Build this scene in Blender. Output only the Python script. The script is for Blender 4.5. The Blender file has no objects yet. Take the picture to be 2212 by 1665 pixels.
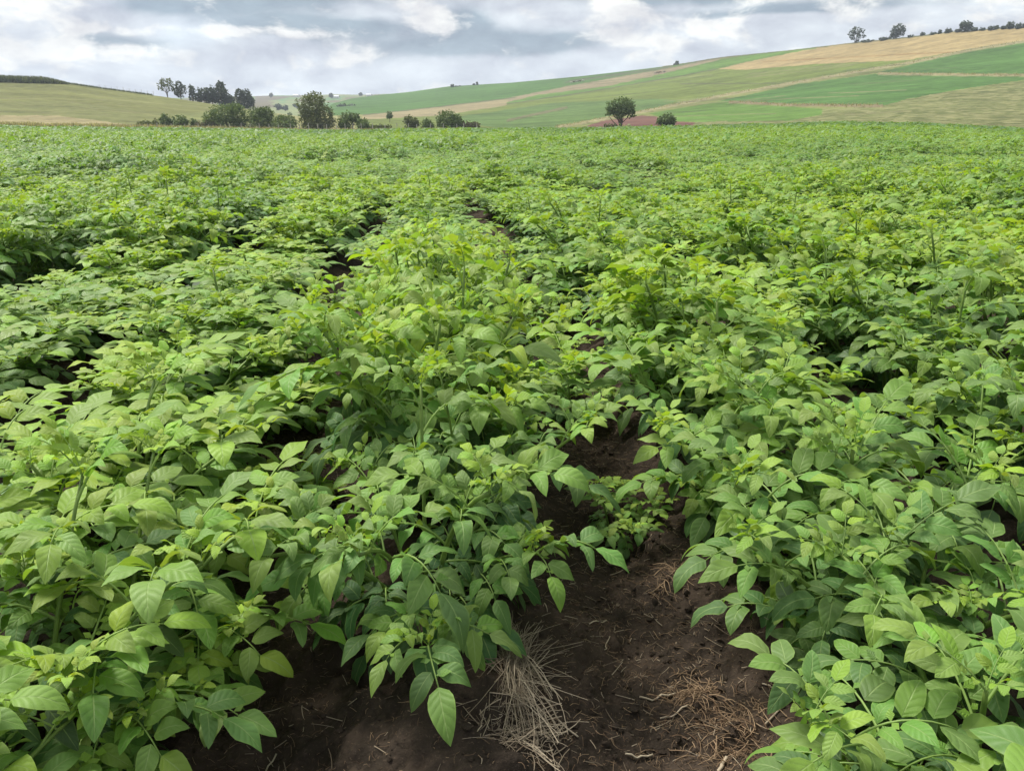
import bpy, bmesh, math, random
import numpy as np
from mathutils import Matrix, Vector

random.seed(11)
rng = np.random.default_rng(11)
sc = bpy.context.scene
COL = sc.collection

# ------------------------------------------------------------------ camera
# all picture measures are in a 2212 x 1665 copy of the photograph
W, H, F = 2212.0, 1665.0, 1703.0
HZ, CAMZ = 250.0, 1.30
P = math.atan((H / 2 - HZ) / F)
CP, SP = math.cos(P), math.sin(P)
cd = bpy.data.cameras.new('camera')
cd.sensor_width = 36.0
cd.lens = 36.0 * F / W
cd.clip_start, cd.clip_end = 0.05, 9000.0
cam = bpy.data.objects.new('camera', cd)
cam.location = (0, 0, CAMZ)
cam.rotation_euler = (math.pi / 2 - P, 0, 0)
COL.objects.link(cam)
sc.camera = cam

# ------------------------------------------------------------------ light
EXPO = 0.84
SUN_EL, SUN_AZ = math.radians(58), math.radians(-50)      # azimuth from +Y towards +X
sd = bpy.data.lights.new('sun', 'SUN')
sd.energy, sd.angle, sd.color = 3.7, math.radians(20), (1.0, 0.96, 0.88)
sun = bpy.data.objects.new('sun', sd)
sdir = Vector((math.sin(SUN_AZ) * math.cos(SUN_EL), math.cos(SUN_AZ) * math.cos(SUN_EL), math.sin(SUN_EL)))
sun.rotation_euler = sdir.to_track_quat('Z', 'Y').to_euler()
COL.objects.link(sun)


class NT:
    """small node-tree writer"""
    def __init__(s, nt):
        s.nt = nt
        nt.nodes.clear()

    def n(s, t, ins=None, **props):
        nd = s.nt.nodes.new(t)
        for k, v in props.items():
            setattr(nd, k, v)
        for k, v in (ins or {}).items():
            if isinstance(v, bpy.types.NodeSocket):
                s.nt.links.new(v, nd.inputs[k])
            else:
                nd.inputs[k].default_value = v
        return nd

    def m(s, op, a, b=0.0, c=0.0, clamp=False):
        return s.n('ShaderNodeMath', {0: a, 1: b, 2: c}, operation=op, use_clamp=clamp).outputs[0]

    def step(s, v, lo, hi, a=0.0, b=1.0):
        return s.n('ShaderNodeMapRange', {0: v, 1: lo, 2: hi, 3: a, 4: b}, interpolation_type='SMOOTHSTEP').outputs[0]

    def mix(s, f, a, b, bt='MIX'):
        def c(v):
            return v if isinstance(v, bpy.types.NodeSocket) else (v[0], v[1], v[2], 1.0)
        return s.n('ShaderNodeMix', {0: f, 6: c(a), 7: c(b)}, data_type='RGBA', blend_type=bt).outputs[2]

    def noise(s, vec, scale, detail=4.0, rough=0.55, lac=2.0, dist=0.0):
        return s.n('ShaderNodeTexNoise', {'Vector': vec, 'Scale': scale, 'Detail': detail, 'Roughness': rough,
                                          'Lacunarity': lac, 'Distortion': dist}).outputs[0]

    def link(s, a, b):
        s.nt.links.new(a, b)


# ------------------------------------------------------------------ sky
world = bpy.data.worlds.new('World')
sc.world = world
world.use_nodes = True
SKY_K = 0.12
k = NT(world.node_tree)
dirv = k.n('ShaderNodeTexCoord').outputs['Generated']
sep = k.n('ShaderNodeSeparateXYZ', {0: dirv})
dx, dy, dz = sep.outputs
zabs = k.m('MAXIMUM', dz, 0.0)
sky = k.n('ShaderNodeTexSky', sky_type='NISHITA', sun_disc=False, sun_elevation=SUN_EL, sun_rotation=SUN_AZ,
          altitude=2400.0, air_density=1.0, dust_density=1.5, ozone_density=1.0).outputs[0]
# clouds: azimuth / stretched elevation, features wider than they are high
az = k.m('ARCTAN2', dx, dy)
elv = k.m('ARCSINE', k.m('MINIMUM', k.m('MAXIMUM', dz, -1.0), 1.0))
cv = k.n('ShaderNodeCombineXYZ', {0: az, 1: k.m('MULTIPLY', elv, 2.0), 2: 0.0}).outputs[0]
warp = k.n('ShaderNodeTexNoise', {'Vector': cv, 'Scale': 8.0, 'Detail': 5.0}).outputs['Color']
cw = k.n('ShaderNodeVectorMath', {0: cv, 1: k.n('ShaderNodeVectorMath', {0: k.n('ShaderNodeVectorMath', {0: warp, 1: (.5, .5, .5)}, operation='SUBTRACT').outputs[0], 1: (.07, .05, 0)}, operation='MULTIPLY').outputs[0]}, operation='ADD').outputs[0]


def blob(x, y, wx, wy):
    """a soft cloud mass in the sky at this bearing and height (given as where the photograph shows it)"""
    a = math.atan((x - W / 2) / (F / CP))
    e = math.atan((HZ - y) * CP / F)
    ra, re = wx / 1800.0, wy / 1800.0
    ex = k.m('DIVIDE', k.m('SUBTRACT', k.n('ShaderNodeSeparateXYZ', {0: cw}).outputs[0], a), ra)
    ey = k.m('DIVIDE', k.m('SUBTRACT', k.m('DIVIDE', k.n('ShaderNodeSeparateXYZ', {0: cw}).outputs[1], 2.0), e), re)
    r2 = k.m('ADD', k.m('MULTIPLY', ex, ex), k.m('MULTIPLY', ey, ey))
    return k.m('POWER', 2.71828, k.m('MULTIPLY', r2, -1.0))


def add(lst):
    o = lst[0]
    for q in lst[1:]:
        o = k.m('ADD', o, q)
    return o


n_big = k.noise(cw, 5.0, 6.0, 0.55)
n_puff = k.noise(cw, 13.0, 8.0, 0.58)
n_fine = k.noise(cw, 34.0, 6.0, 0.6)
n_low = k.noise(cv, 2.2, 2.0, 0.5)
up = k.n('ShaderNodeVectorMath', {0: cw, 1: (-.012, .030, 0)}, operation='ADD').outputs[0]
relief = k.m('SUBTRACT', k.noise(cw, 9.0, 7.0, 0.56), k.noise(up, 9.0, 7.0, 0.56))
dark_bl = add([blob(640, 15, 190, 45), blob(430, 45, 130, 20), blob(260, 115, 120, 24), blob(690, 82, 190, 20),
               blob(960, 118, 160, 24), blob(1010, 60, 70, 30), blob(1480, 22, 240, 16), blob(1160, 105, 140, 28), blob(1700, 52, 260, 12)])
lite_bl = add([blob(90, 75, 90, 42), blob(190, 135, 120, 26), blob(930, 55, 55, 28), blob(1320, 30, 60, 45),
               blob(515, 140, 16, 16), blob(745, 147, 26, 13), blob(1500, 75, 150, 24), blob(2000, 25, 260, 30), blob(330, 90, 120, 12), blob(1390, 110, 110, 18), blob(620, 95, 120, 12)])
dk = k.m('ADD', k.m('MULTIPLY', dark_bl, 1.0), k.m('ADD', k.m('MULTIPLY', k.m('SUBTRACT', n_big, 0.5), 1.5), k.m('MULTIPLY', k.m('SUBTRACT', n_puff, 0.5), 0.7)))
darkf = k.m('MULTIPLY', k.step(dk, 0.10, 0.82), k.step(elv, 0.02, 0.075, 0.35, 1.0))
lt = k.m('ADD', k.m('MULTIPLY', lite_bl, 0.62), k.m('ADD', k.m('MULTIPLY', k.m('SUBTRACT', n_puff, 0.5), 3.0), k.m('MULTIPLY', k.m('SUBTRACT', n_fine, 0.5), 0.9)))
litef = k.step(lt, 0.10, 0.62)
def cc(r, g, b):
    q = 1.0 / (SKY_K * 2 ** EXPO)      # written as the brightness the photograph shows
    return (r * q, g * q, b * q)
base = k.mix(k.step(elv, 0.0, 0.16), cc(.72, .78, .87), cc(.72, .77, .84))
base = k.mix(darkf, base, cc(.32, .41, .50))
base = k.mix(k.m('MULTIPLY', litef, 0.95), base, cc(1.0, 1.0, .98))
rl_ = k.m('ADD', 1.0, k.m('MULTIPLY', relief, 1.6))
base = k.n('ShaderNodeVectorMath', {0: base, 1: k.n('ShaderNodeCombineXYZ', {0: rl_, 1: rl_, 2: k.m('ADD', 1.0, k.m('MULTIPLY', relief, 1.3))}).outputs[0]}, operation='MULTIPLY').outputs[0]
blue = k.m('MULTIPLY', k.step(n_low, 0.62, 0.80), 0.35)
base = k.mix(blue, base, sky)
below = k.step(dz, -0.02, 0.0)
base = k.mix(below, cc(.25, .30, .20), base)
bg = k.n('ShaderNodeBackground', {'Color': base, 'Strength': SKY_K})
k.link(bg.outputs[0], k.n('ShaderNodeOutputWorld').inputs[0])

vs = sc.view_settings
vs.view_transform, vs.look, vs.gamma, vs.exposure, vs.use_curve_mapping = 'Standard', 'None', 1.0, EXPO, False
cy = sc.cycles
cy.max_bounces, cy.diffuse_bounces, cy.glossy_bounces, cy.transmission_bounces, cy.transparent_max_bounces = 7, 4, 2, 4, 4
cy.volume_bounces = 0
cy.use_denoising = True
cy.sample_clamp_indirect = 6.0

# ------------------------------------------------------------------ measuring helpers
def ray(px, py):
    yc = py - H / 2
    return (px - W / 2, F * CP - yc * SP, -(yc * CP + F * SP))

def on_plane(px, py, z):
    r = ray(px, py)
    t = (z - CAMZ) / r[2]
    return r[0] * t, r[1] * t

def at_depth(px, py, Y):
    r = ray(px, py)
    t = Y / r[1]
    return Vector((r[0] * t, Y, CAMZ + r[2] * t))

def project(X, Y, Z):
    u = Z - CAMZ
    f = Y * CP - u * SP
    yc = -(u * CP + Y * SP)
    return W / 2 + F * X / f, H / 2 + F * yc / f

def vnoise(x, y, seed=0):
    xi, yi = np.floor(x).astype(np.int64), np.floor(y).astype(np.int64)
    fx, fy = x - xi, y - yi
    fx, fy = fx * fx * (3 - 2 * fx), fy * fy * (3 - 2 * fy)
    def h(a, b):
        n = (a * 374761393 + b * 668265263 + seed * 974711) & 0x7fffffff
        n = ((n ^ (n >> 13)) * 1274126177) & 0x7fffffff
        return ((n ^ (n >> 16)) & 0xffff) / 65535.0
    a, b, c, d = h(xi, yi), h(xi + 1, yi), h(xi, yi + 1), h(xi + 1, yi + 1)
    return (a * (1 - fx) + b * fx) * (1 - fy) + (c * (1 - fx) + d * fx) * fy

def fbm(x, y, seed=0, oct=4, gain=0.5):
    s, a, t = 0.0, 1.0, 0.0
    for i in range(oct):
        s = s + a * vnoise(x * 2 ** i, y * 2 ** i, seed + i)
        t += a
        a *= gain
    return s / t

def tag(o, label=None, cat=None, group=None, kind=None):
    for kk, v in (('label', label), ('category', cat), ('group', group), ('kind', kind)):
        if v:
            o[kk] = v
    return o

def link(name, data, parent=None, mat=None):
    o = bpy.data.objects.new(name, data)
    COL.objects.link(o)
    if parent is not None:
        o.parent = parent
    if mat is not None and data is not None and not data.materials:
        data.materials.append(mat)
    return o

def mesh_np(name, V, Fc, attrs=None, smooth=True):
    """mesh from vertex array (n,3) and face array (m,3 or m,4); attrs: name -> (type, array) on points"""
    me = bpy.data.meshes.new(name)
    V = np.asarray(V, np.float32)
    Fc = np.asarray(Fc, np.int32)
    m, w = Fc.shape
    me.vertices.add(len(V))
    me.vertices.foreach_set('co', V.ravel())
    me.loops.add(m * w)
    me.loops.foreach_set('vertex_index', Fc.ravel())
    me.polygons.add(m)
    me.polygons.foreach_set('loop_start', np.arange(0, m * w, w, dtype=np.int32))
    me.polygons.foreach_set('use_smooth', np.full(m, smooth, bool))
    for an, (ty, arr) in (attrs or {}).items():
        at = me.attributes.new(an, ty, 'POINT')
        at.data.foreach_set({'FLOAT': 'value', 'FLOAT_VECTOR': 'vector', 'FLOAT_COLOR': 'color'}[ty], np.asarray(arr, np.float32).ravel())
    me.update(calc_edges=True)
    me.validate()
    return me

def tri(Fq):
    Fq = np.asarray(Fq)
    if Fq.shape[1] == 3:
        return Fq
    return np.concatenate([Fq[:, [0, 1, 2]], Fq[:, [0, 2, 3]]])

class Acc:
    """gathers pieces (vertices, triangles, leaf attribute, random) into one mesh"""
    def __init__(s):
        s.V, s.F, s.A, s.R, s.n = [], [], [], [], 0
    def add(s, V, Fc, A=None, R=None):
        V = np.asarray(V, float)
        s.V.append(V)
        s.F.append(tri(Fc) + s.n)
        s.A.append(np.zeros((len(V), 3)) if A is None else A)
        s.R.append(np.zeros(len(V)) if R is None else (np.full(len(V), R) if np.isscalar(R) else R))
        s.n += len(V)
    def arrays(s):
        return np.concatenate(s.V), np.concatenate(s.F), np.concatenate(s.A), np.concatenate(s.R)
    def mesh(s, name, smooth=True):
        V, Fc, A, R = s.arrays()
        return mesh_np(name, V, Fc, {'leaf': ('FLOAT_VECTOR', A), 'rnd': ('FLOAT', R)}, smooth)

def tube(pts, radii, sides=5, cap=True):
    pts = [np.asarray(p, float) for p in pts]
    V, Fc = [], []
    n = len(pts)
    ref = np.array([0.31, 0.17, 0.93])
    for i in range(n):
        t = pts[min(i + 1, n - 1)] - pts[max(i - 1, 0)]
        t = t / (np.linalg.norm(t) + 1e-9)
        a = np.cross(t, ref)
        if np.linalg.norm(a) < 0.1:
            a = np.cross(t, np.array([1.0, 0, 0]))
        a /= np.linalg.norm(a)
        b = np.cross(t, a)
        for j in range(sides):
            q = 2 * math.pi * j / sides
            V.append(pts[i] + radii[i] * (math.cos(q) * a + math.sin(q) * b))
    for i in range(n - 1):
        for j in range(sides):
            j2 = (j + 1) % sides
            Fc.append((i * sides + j, i * sides + j2, (i + 1) * sides + j2, (i + 1) * sides + j))
    Fc = tri(np.array(Fc))
    if cap:
        V.append(pts[-1])
        e = len(V) - 1
        Fc = np.concatenate([Fc, np.array([((n - 1) * sides + j, (n - 1) * sides + (j + 1) % sides, e) for j in range(sides)])])
    return np.array(V), Fc

# ------------------------------------------------------------------ materials
def new_mat(name):
    m = bpy.data.materials.new(name)
    m.use_nodes = True
    return m, NT(m.node_tree)

def leaf_material():
    m, t = new_mat('potato leaf')
    at = t.n('ShaderNodeAttribute', attribute_name='leaf')
    s = t.n('ShaderNodeSeparateXYZ', {0: at.outputs['Vector']})
    u, v, age = t.m('ABSOLUTE', s.outputs[0]), s.outputs[1], s.outputs[2]
    rnd = t.n('ShaderNodeAttribute', attribute_name='rnd').outputs['Fac']
    orr = t.n('ShaderNodeObjectInfo').outputs['Random']
    tone = t.n('ShaderNodeSeparateXYZ', {0: t.n('ShaderNodeObjectInfo').outputs['Color']}).outputs[0]
    age = t.m('ADD', age, t.m('MULTIPLY', t.m('SUBTRACT', tone, 0.5), 0.55))
    ramp = t.n('ShaderNodeValToRGB', {0: age})
    cr = ramp.color_ramp
    cr.elements[0].position, cr.elements[0].color = 0.0, (.074, .154, .050, 1)
    cr.elements[1].position, cr.elements[1].color = 1.0, (.290, .425, .046, 1)
    e = cr.elements.new(0.5)
    e.color = (.158, .288, .054, 1)
    tc = t.n('ShaderNodeTexCoord').outputs['Object']
    mott = t.noise(tc, 90.0, 3.0)
    hue = t.m('ADD', 0.5, t.m('MULTIPLY', t.m('SUBTRACT', rnd, 0.5), 0.035))
    val = t.m('ADD', 0.74, t.m('ADD', t.m('MULTIPLY', rnd, 0.22), t.m('ADD', t.m('MULTIPLY', orr, 0.20), t.m('MULTIPLY', mott, 0.22))))
    base = t.n('ShaderNodeHueSaturation', {'Hue': hue, 'Saturation': t.m('ADD', 0.90, t.m('MULTIPLY', orr, 0.14)), 'Value': val, 'Color': ramp.outputs[0]}).outputs[0]
    mid = t.step(u, 0.0, 0.085, 1.0, 0.0)
    ph = t.m('ADD', t.m('SUBTRACT', t.m('MULTIPLY', v, t.m('ADD', 5.2, t.m('MULTIPLY', rnd, 2.2))), t.m('SUBTRACT', t.m('MULTIPLY', u, 1.9), t.m('MULTIPLY', mott, 0.45))), t.m('MULTIPLY', t.m('MULTIPLY', u, u), 0.55))
    fr = t.m('MULTIPLY', t.m('ABSOLUTE', t.m('SUBTRACT', t.m('FRACT', ph), 0.5)), 2.0)
    vein = t.m('MULTIPLY', t.step(fr, 0.80, 1.0), t.step(u, 0.75, 1.0, 1.0, 0.0))
    marg = t.step(u, 0.80, 1.0)
    base = t.mix(t.m('MULTIPLY', mid, 0.65), base, (.30, .41, .15))
    base = t.mix(t.m('MULTIPLY', vein, 0.11), base, (.20, .31, .10))
    base = t.mix(t.m('MULTIPLY', marg, 0.34), base, (.27, .40, .09))
    hgt = t.m('SUBTRACT', t.m('MULTIPLY', t.m('SUBTRACT', 1.0, t.m('MULTIPLY', fr, fr)), 1.0), t.m('ADD', t.m('MULTIPLY', mid, 0.9), t.m('MULTIPLY', mott, 0.5)))
    spot = t.step(t.noise(tc, 150.0, 2.0), 0.74, 0.80)
    base = t.mix(t.m('MULTIPLY', t.m('MULTIPLY', spot, 0.55), t.step(orr, 0.35, 0.6)), base, (.16, .13, .05))
    bump = t.n('ShaderNodeBump', {'Strength': 0.40, 'Distance': 0.0024, 'Height': hgt}).outputs[0]
    pr = t.n('ShaderNodeBsdfPrincipled', {'Base Color': base, 'Roughness': 0.50, 'Specular IOR Level': 0.32, 'Normal': bump})
    trc = t.mix(1.0, base, (1.35, 1.30, 0.45), 'MULTIPLY')
    tr = t.n('ShaderNodeBsdfTranslucent', {'Color': trc})
    mx = t.n('ShaderNodeMixShader', {0: 0.36, 1: pr.outputs[0], 2: tr.outputs[0]})
    t.link(mx.outputs[0], t.n('ShaderNodeOutputMaterial').inputs[0])
    return m

def plain_material(name, c1, c2, scale, rough=0.8, bump=0.3, dist=0.01, coord='Object', detail=5.0, spec=0.3):
    m, t = new_mat(name)
    tc = t.n('ShaderNodeTexCoord').outputs[coord]
    nz = t.noise(tc, scale, detail, 0.6)
    c = t.mix(t.step(nz, 0.3, 0.7), c1, c2)
    b = t.n('ShaderNodeBump', {'Strength': bump, 'Distance': dist, 'Height': nz}).outputs[0]
    pr = t.n('ShaderNodeBsdfPrincipled', {'Base Color': c, 'Roughness': rough, 'Specular IOR Level': spec, 'Normal': b})
    t.link(pr.outputs[0], t.n('ShaderNodeOutputMaterial').inputs[0])
    return m

def soil_material():
    m, t = new_mat('dark crumbly soil')
    tc = t.n('ShaderNodeNewGeometry').outputs['Position']
    big = t.noise(tc, 1.7, 4.0)
    midn = t.noise(tc, 14.0, 6.0, 0.65)
    fine = t.noise(tc, 130.0, 7.0, 0.75)
    vor = t.n('ShaderNodeTexVoronoi', {'Vector': tc, 'Scale': 55.0}).outputs['Distance']
    c = t.mix(t.step(big, 0.35, 0.65), (.032, .0245, .0185), (.062, .045, .033))
    c = t.mix(t.m('MULTIPLY', t.step(midn, 0.45, 0.75), 0.6), c, (.100, .072, .054))
    c = t.mix(t.m('MULTIPLY', t.step(fine, 0.55, 0.80), 0.8), c, (.25, .18, .125))
    c = t.mix(t.step(fine, 0.28, 0.45, 0.4, 0.0), c, (.011, .008, .007))
    h = t.m('ADD', t.m('MULTIPLY', midn, 1.0), t.m('ADD', t.m('MULTIPLY', fine, 0.55), t.m('MULTIPLY', vor, -0.5)))
    b = t.n('ShaderNodeBump', {'Strength': 1.0, 'Distance': 0.012, 'Height': h}).outputs[0]
    pr = t.n('ShaderNodeBsdfPrincipled', {'Base Color': c, 'Roughness': 0.95, 'Specular IOR Level': 0.12, 'Normal': b})
    t.link(pr.outputs[0], t.n('ShaderNodeOutputMaterial').inputs[0])
    return m

def land_material():
    """hill sides: the colour of each field comes from the mesh, grain and crop streaks from noise in world space"""
    m, t = new_mat('farmland')
    col = t.n('ShaderNodeAttribute', attribute_name='field')
    rough_g = t.n('ShaderNodeAttribute', attribute_name='tufted').outputs['Fac']
    pos = t.n('ShaderNodeNewGeometry').outputs['Position']
    st = t.n('ShaderNodeVectorMath', {0: pos, 1: (0.008, 0.06, 0.10)}, operation='MULTIPLY').outputs[0]
    n1 = t.noise(st, 1.0, 5.0, 0.6)
    n2 = t.noise(pos, 0.022, 4.0, 0.55)
    n3 = t.noise(pos, 0.22, 6.0, 0.7)
    tv = t.n('ShaderNodeVectorMath', {0: pos, 1: (0.10, 0.16, 0.16)}, operation='MULTIPLY').outputs[0]
    n4 = t.noise(tv, 2.4, 6.0, 0.62, 2.0, 0.8)
    f = t.m('MAXIMUM', 0.35, t.m('ADD', -0.75, t.m('ADD', t.m('MULTIPLY', n1, 1.25), t.m('ADD', t.m('MULTIPLY', n2, 0.75), t.m('MULTIPLY', n3, 1.45)))))
    c = t.n('ShaderNodeVectorMath', {0: col.outputs['Color'], 1: t.n('ShaderNodeCombineXYZ', {0: f, 1: f, 2: f}).outputs[0]}, operation='MULTIPLY').outputs[0]
    tf = t.m('MULTIPLY', rough_g, t.step(n4, 0.46, 0.60))
    c = t.mix(t.m('MULTIPLY', tf, 0.8), c, (.215, .205, .098))
    tf2 = t.m('MULTIPLY', rough_g, t.step(n4, 0.36, 0.46, 1.0, 0.0))
    c = t.mix(t.m('MULTIPLY', tf2, 0.8), c, (.080, .090, .036))
    b = t.n('ShaderNodeBump', {'Strength': 0.5, 'Distance': 0.5, 'Height': t.m('ADD', n3, t.m('MULTIPLY', n4, rough_g))}).outputs[0]
    pr = t.n('ShaderNodeBsdfPrincipled', {'Base Color': c, 'Roughness': 0.95, 'Specular IOR Level': 0.1, 'Normal': b})
    t.link(pr.outputs[0], t.n('ShaderNodeOutputMaterial').inputs[0])
    return m

def crown_material(name, dark, light, trans=0.22):
    m, t = new_mat(name)
    rnd = t.n('ShaderNodeAttribute', attribute_name='rnd').outputs['Fac']
    pos = t.n('ShaderNodeNewGeometry').outputs['Position']
    n = t.noise(pos, 0.9, 3.0)
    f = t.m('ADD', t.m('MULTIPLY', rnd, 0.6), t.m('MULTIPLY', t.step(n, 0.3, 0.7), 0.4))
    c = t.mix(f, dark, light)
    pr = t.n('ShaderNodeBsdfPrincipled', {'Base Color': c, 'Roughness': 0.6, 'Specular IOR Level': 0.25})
    tr = t.n('ShaderNodeBsdfTranslucent', {'Color': t.mix(1.0, c, (1.2, 1.2, .6), 'MULTIPLY')})
    mx = t.n('ShaderNodeMixShader', {0: trans, 1: pr.outputs[0], 2: tr.outputs[0]})
    t.link(mx.outputs[0], t.n('ShaderNodeOutputMaterial').inputs[0])
    return m

def straw_material(name, c1, c2):
    m, t = new_mat(name)
    rnd = t.n('ShaderNodeAttribute', attribute_name='rnd').outputs['Fac']
    c = t.mix(rnd, c1, c2)
    pr = t.n('ShaderNodeBsdfPrincipled', {'Base Color': c, 'Roughness': 0.75, 'Specular IOR Level': 0.25})
    t.link(pr.outputs[0], t.n('ShaderNodeOutputMaterial').inputs[0])
    return m

M_DRY = crown_material('dry grass', (.20, .19, .10), (.36, .335, .20), 0.45)
M_LEAF = leaf_material()
M_STEM = plain_material('potato stem', (.10, .17, .035), (.17, .25, .05), 30.0, 0.5, 0.2, 0.002)
M_SOIL = soil_material()
M_LAND = land_material()
M_STRAW = straw_material('straw', (.14, .105, .070), (.44, .365, .265))
M_ROOT = straw_material('roots', (.10, .058, .032), (.33, .23, .14))
M_BARK = plain_material('bark', (.075, .060, .048), (.16, .13, .105), 3.0, 0.9, 0.5, 0.05)
M_POST = plain_material('weathered post', (.30, .28, .25), (.48, .45, .40), 5.0, 0.85, 0.3, 0.02)
M_WIRE = plain_material('fence wire', (.25, .25, .25), (.35, .35, .35), 5.0, 0.5, 0.0)

# ------------------------------------------------------------------ the lie of the land
# far edge of the potato field: picture column, distance, height of the leaf tops in the picture
EX = np.array([-700, 0, 150, 500, 700, 900, 1200, 1500, 1750, 1900, 2000, 2212, 2900], float)
ED = np.array([150, 150, 150, 155, 158, 158, 156, 150, 140, 130, 126, 120, 110], float)
EY = np.array([270, 273, 276, 280, 283, 280, 279, 274, 267, 265, 269, 279, 284], float)
CANOPY = 0.45

def base_z(X, Y):
    X, Y = np.asarray(X, float), np.maximum(np.asarray(Y, float), 0.0)
    col = W / 2 + X / np.maximum(Y, 6.0) * F / CP
    d = np.interp(col, EX, ED)
    e = -(np.interp(col, EX, EY) - HZ) * CP * CP / F
    ze = CAMZ + e * d - CANOPY
    w = np.clip((Y - 5) / (d - 5), 0, 1.15) ** 1.1
    z = w * ze
    return z + 0.10 * (fbm(X * 0.12, Y * 0.12, 3, 2) - 0.5) * np.clip((Y - 6) / 20, 0, 1)

fr_px = [(1440, 1640), (1405, 1450), (1325, 1180), (1258, 970), (1190, 760), (1120, 620), (1070, 540)]
fl_px = [(560, 1640), (585, 1450), (612, 1180), (622, 1000), (700, 740), (752, 610)]
FRk = np.array([on_plane(x, y, 0.0) for x, y in fr_px])
FLk = np.array([on_plane(x, y, 0.0) for x, y in fl_px])
SPC = 0.90
SL = -0.125

def furrow(kn, Y, end_shift):
    Y = np.asarray(Y, float)
    x = np.interp(Y, kn[:, 1], kn[:, 0])
    far = np.maximum(Y - kn[-1, 1], 0)
    return x + far * SL + end_shift * np.clip(far / 6.0, 0, 1)

_gap_end = None
def FR(Y):
    return furrow(FRk, Y, 0.0)
def FL(Y):
    far = float(FR(20.0) - furrow(FLk, 20.0, 0.0)) - SPC
    return furrow(FLk, Y, far)

def row_coord(X, Y):
    a, b = FL(Y), FR(Y)
    return np.where(X < a, (X - a) / SPC, np.where(X > b, 1 + (X - b) / SPC, (X - a) / (b - a)))

def row_x(kk, Y):
    if kk == 0:
        return 0.5 * (FL(Y) + FR(Y))
    return FR(Y) + (kk - 0.5) * SPC if kk > 0 else FL(Y) + (kk + 0.5) * SPC

def ground_z(X, Y):
    r = row_coord(X, Y)
    ridge = 0.15 * np.sin(np.pi * r) ** 2
    return base_z(X, Y) + ridge

# ---- soil of the potato field: fine near the camera, coarse under the far plants
def soil_patch(name, x0, x1, y0, y1, step, rough):
    xs = np.arange(x0, x1 + step / 2, step)
    ys = np.arange(y0, y1 + step / 2, step)
    X, Y = np.meshgrid(xs, ys)
    Z = ground_z(X, Y)
    if rough:
        Z = Z + 0.060 * (fbm(X * 6, Y * 6, 5, 3) - 0.5) + 0.055 * (fbm(X * 17 + Y * 5, Y * 17 - X * 5, 9, 2) - 0.5) + 0.014 * (fbm(X * 50 - Y * 23, Y * 50 + X * 23, 19, 1) - 0.5)
    n, mm = X.shape
    V = np.stack([X.ravel(), Y.ravel(), Z.ravel()], 1)
    i = (np.arange(n - 1)[:, None] * mm + np.arange(mm - 1)[None, :]).ravel()
    Fq = np.stack([i, i + 1, i + mm + 1, i + mm], 1)
    return V, Fq

def soil_height(X, Y):
    X, Y = np.asarray(X, float), np.asarray(Y, float)
    return ground_z(X, Y) + 0.060 * (fbm(X * 6, Y * 6, 5, 3) - 0.5) + 0.055 * (fbm(X * 17 + Y * 5, Y * 17 - X * 5, 9, 2) - 0.5) + 0.014 * (fbm(X * 50 - Y * 23, Y * 50 + X * 23, 19, 1) - 0.5)

V, Fq = soil_patch('field_soil', -2.4, 2.4, 0.6, 4.8, 0.009, True)
tag(link('soil', mesh_np('soil', V, Fq), None, M_SOIL), kind='structure')
acc = Acc()
for (a, b, c, d, s) in ((-14, -2.4, -2, 14, .15), (2.4, 14, -2, 14, .15), (-2.4, 2.4, -2, .6, .1), (-2.4, 2.4, 4.8, 14, .10)):
    acc.add(*soil_patch('', a, b, c, d, s, False))
acc.add(*soil_patch('', -130, 130, 14, 162, 2.0, False))
acc.add(*soil_patch('', -130, -14, -8, 14, 2.0, False))
acc.add(*soil_patch('', 14, 130, -8, 14, 2.0, False))
acc.add(*soil_patch('', -14, 14, -8, -2, 1.0, False))
tag(link('ground', acc.mesh('ground'), None, M_SOIL), kind='structure')

# ---- hills beyond: each picture column has edge, foot and skyline (distance, picture height)
KX = np.array([-600, 0, 140, 230, 350, 465, 550, 610, 650, 690, 720, 760, 806, 885, 970, 1106, 1256, 1386, 1451, 1556, 1706, 1831, 1956, 2056, 2212, 2900], float)
KD1 = np.array([190, 190, 190, 190, 190, 195, 200, 215, 230, 240, 250, 260, 268, 272, 270, 260, 225, 212, 208, 200, 188, 178, 165, 158, 150, 135], float)
KY1 = np.array([256, 258, 261, 263, 267, 269, 270, 268, 266, 265, 264, 265, 267, 270, 271, 273, 274, 274, 274, 272, 267, 262, 263, 268, 275, 280], float)
KD2 = np.array([320, 330, 332, 335, 340, 340, 330, 360, 450, 620, 760, 830, 860, 870, 850, 770, 735, 710, 695, 670, 620, 580, 550, 520, 480, 400], float)
KY2 = np.array([182, 176, 180, 193, 209, 226, 238, 247, 252, 240, 224, 213, 207, 199, 187, 179, 165, 150, 142, 125, 110, 95, 82, 70, 60, 18], float)

def land_point(px, t):
    """t 0..1 from field edge (0) over the foot (0.18) to the skyline (1): picture height and distance"""
    d0 = np.interp(px, EX, ED) + 1.0
    y0 = np.interp(px, EX, EY) + 5.0
    d1, y1 = np.interp(px, KX, KD1), np.interp(px, KX, KY1)
    d2, y2 = np.interp(px, KX, KD2), np.interp(px, KX, KY2)
    a = np.clip(t / 0.18, 0, 1)
    b = np.clip((t - 0.18) / 0.82, 0, 1)
    y = y0 + (y1 - y0) * a + (y2 - y1) * b
    d = d0 + (d1 - d0) * a + (d2 - d1) * b ** 1.12
    return y, d

def depth_at(px, py):
    """distance of the land surface seen at this place of the picture"""
    ts = np.linspace(0, 1, 400)
    y, d = land_point(np.full(400, float(px)), ts)
    i = int(np.argmin(np.abs(y - py)))
    return float(d[i])

def land_at(px, py):
    return at_depth(px, py, depth_at(px, py))

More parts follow.
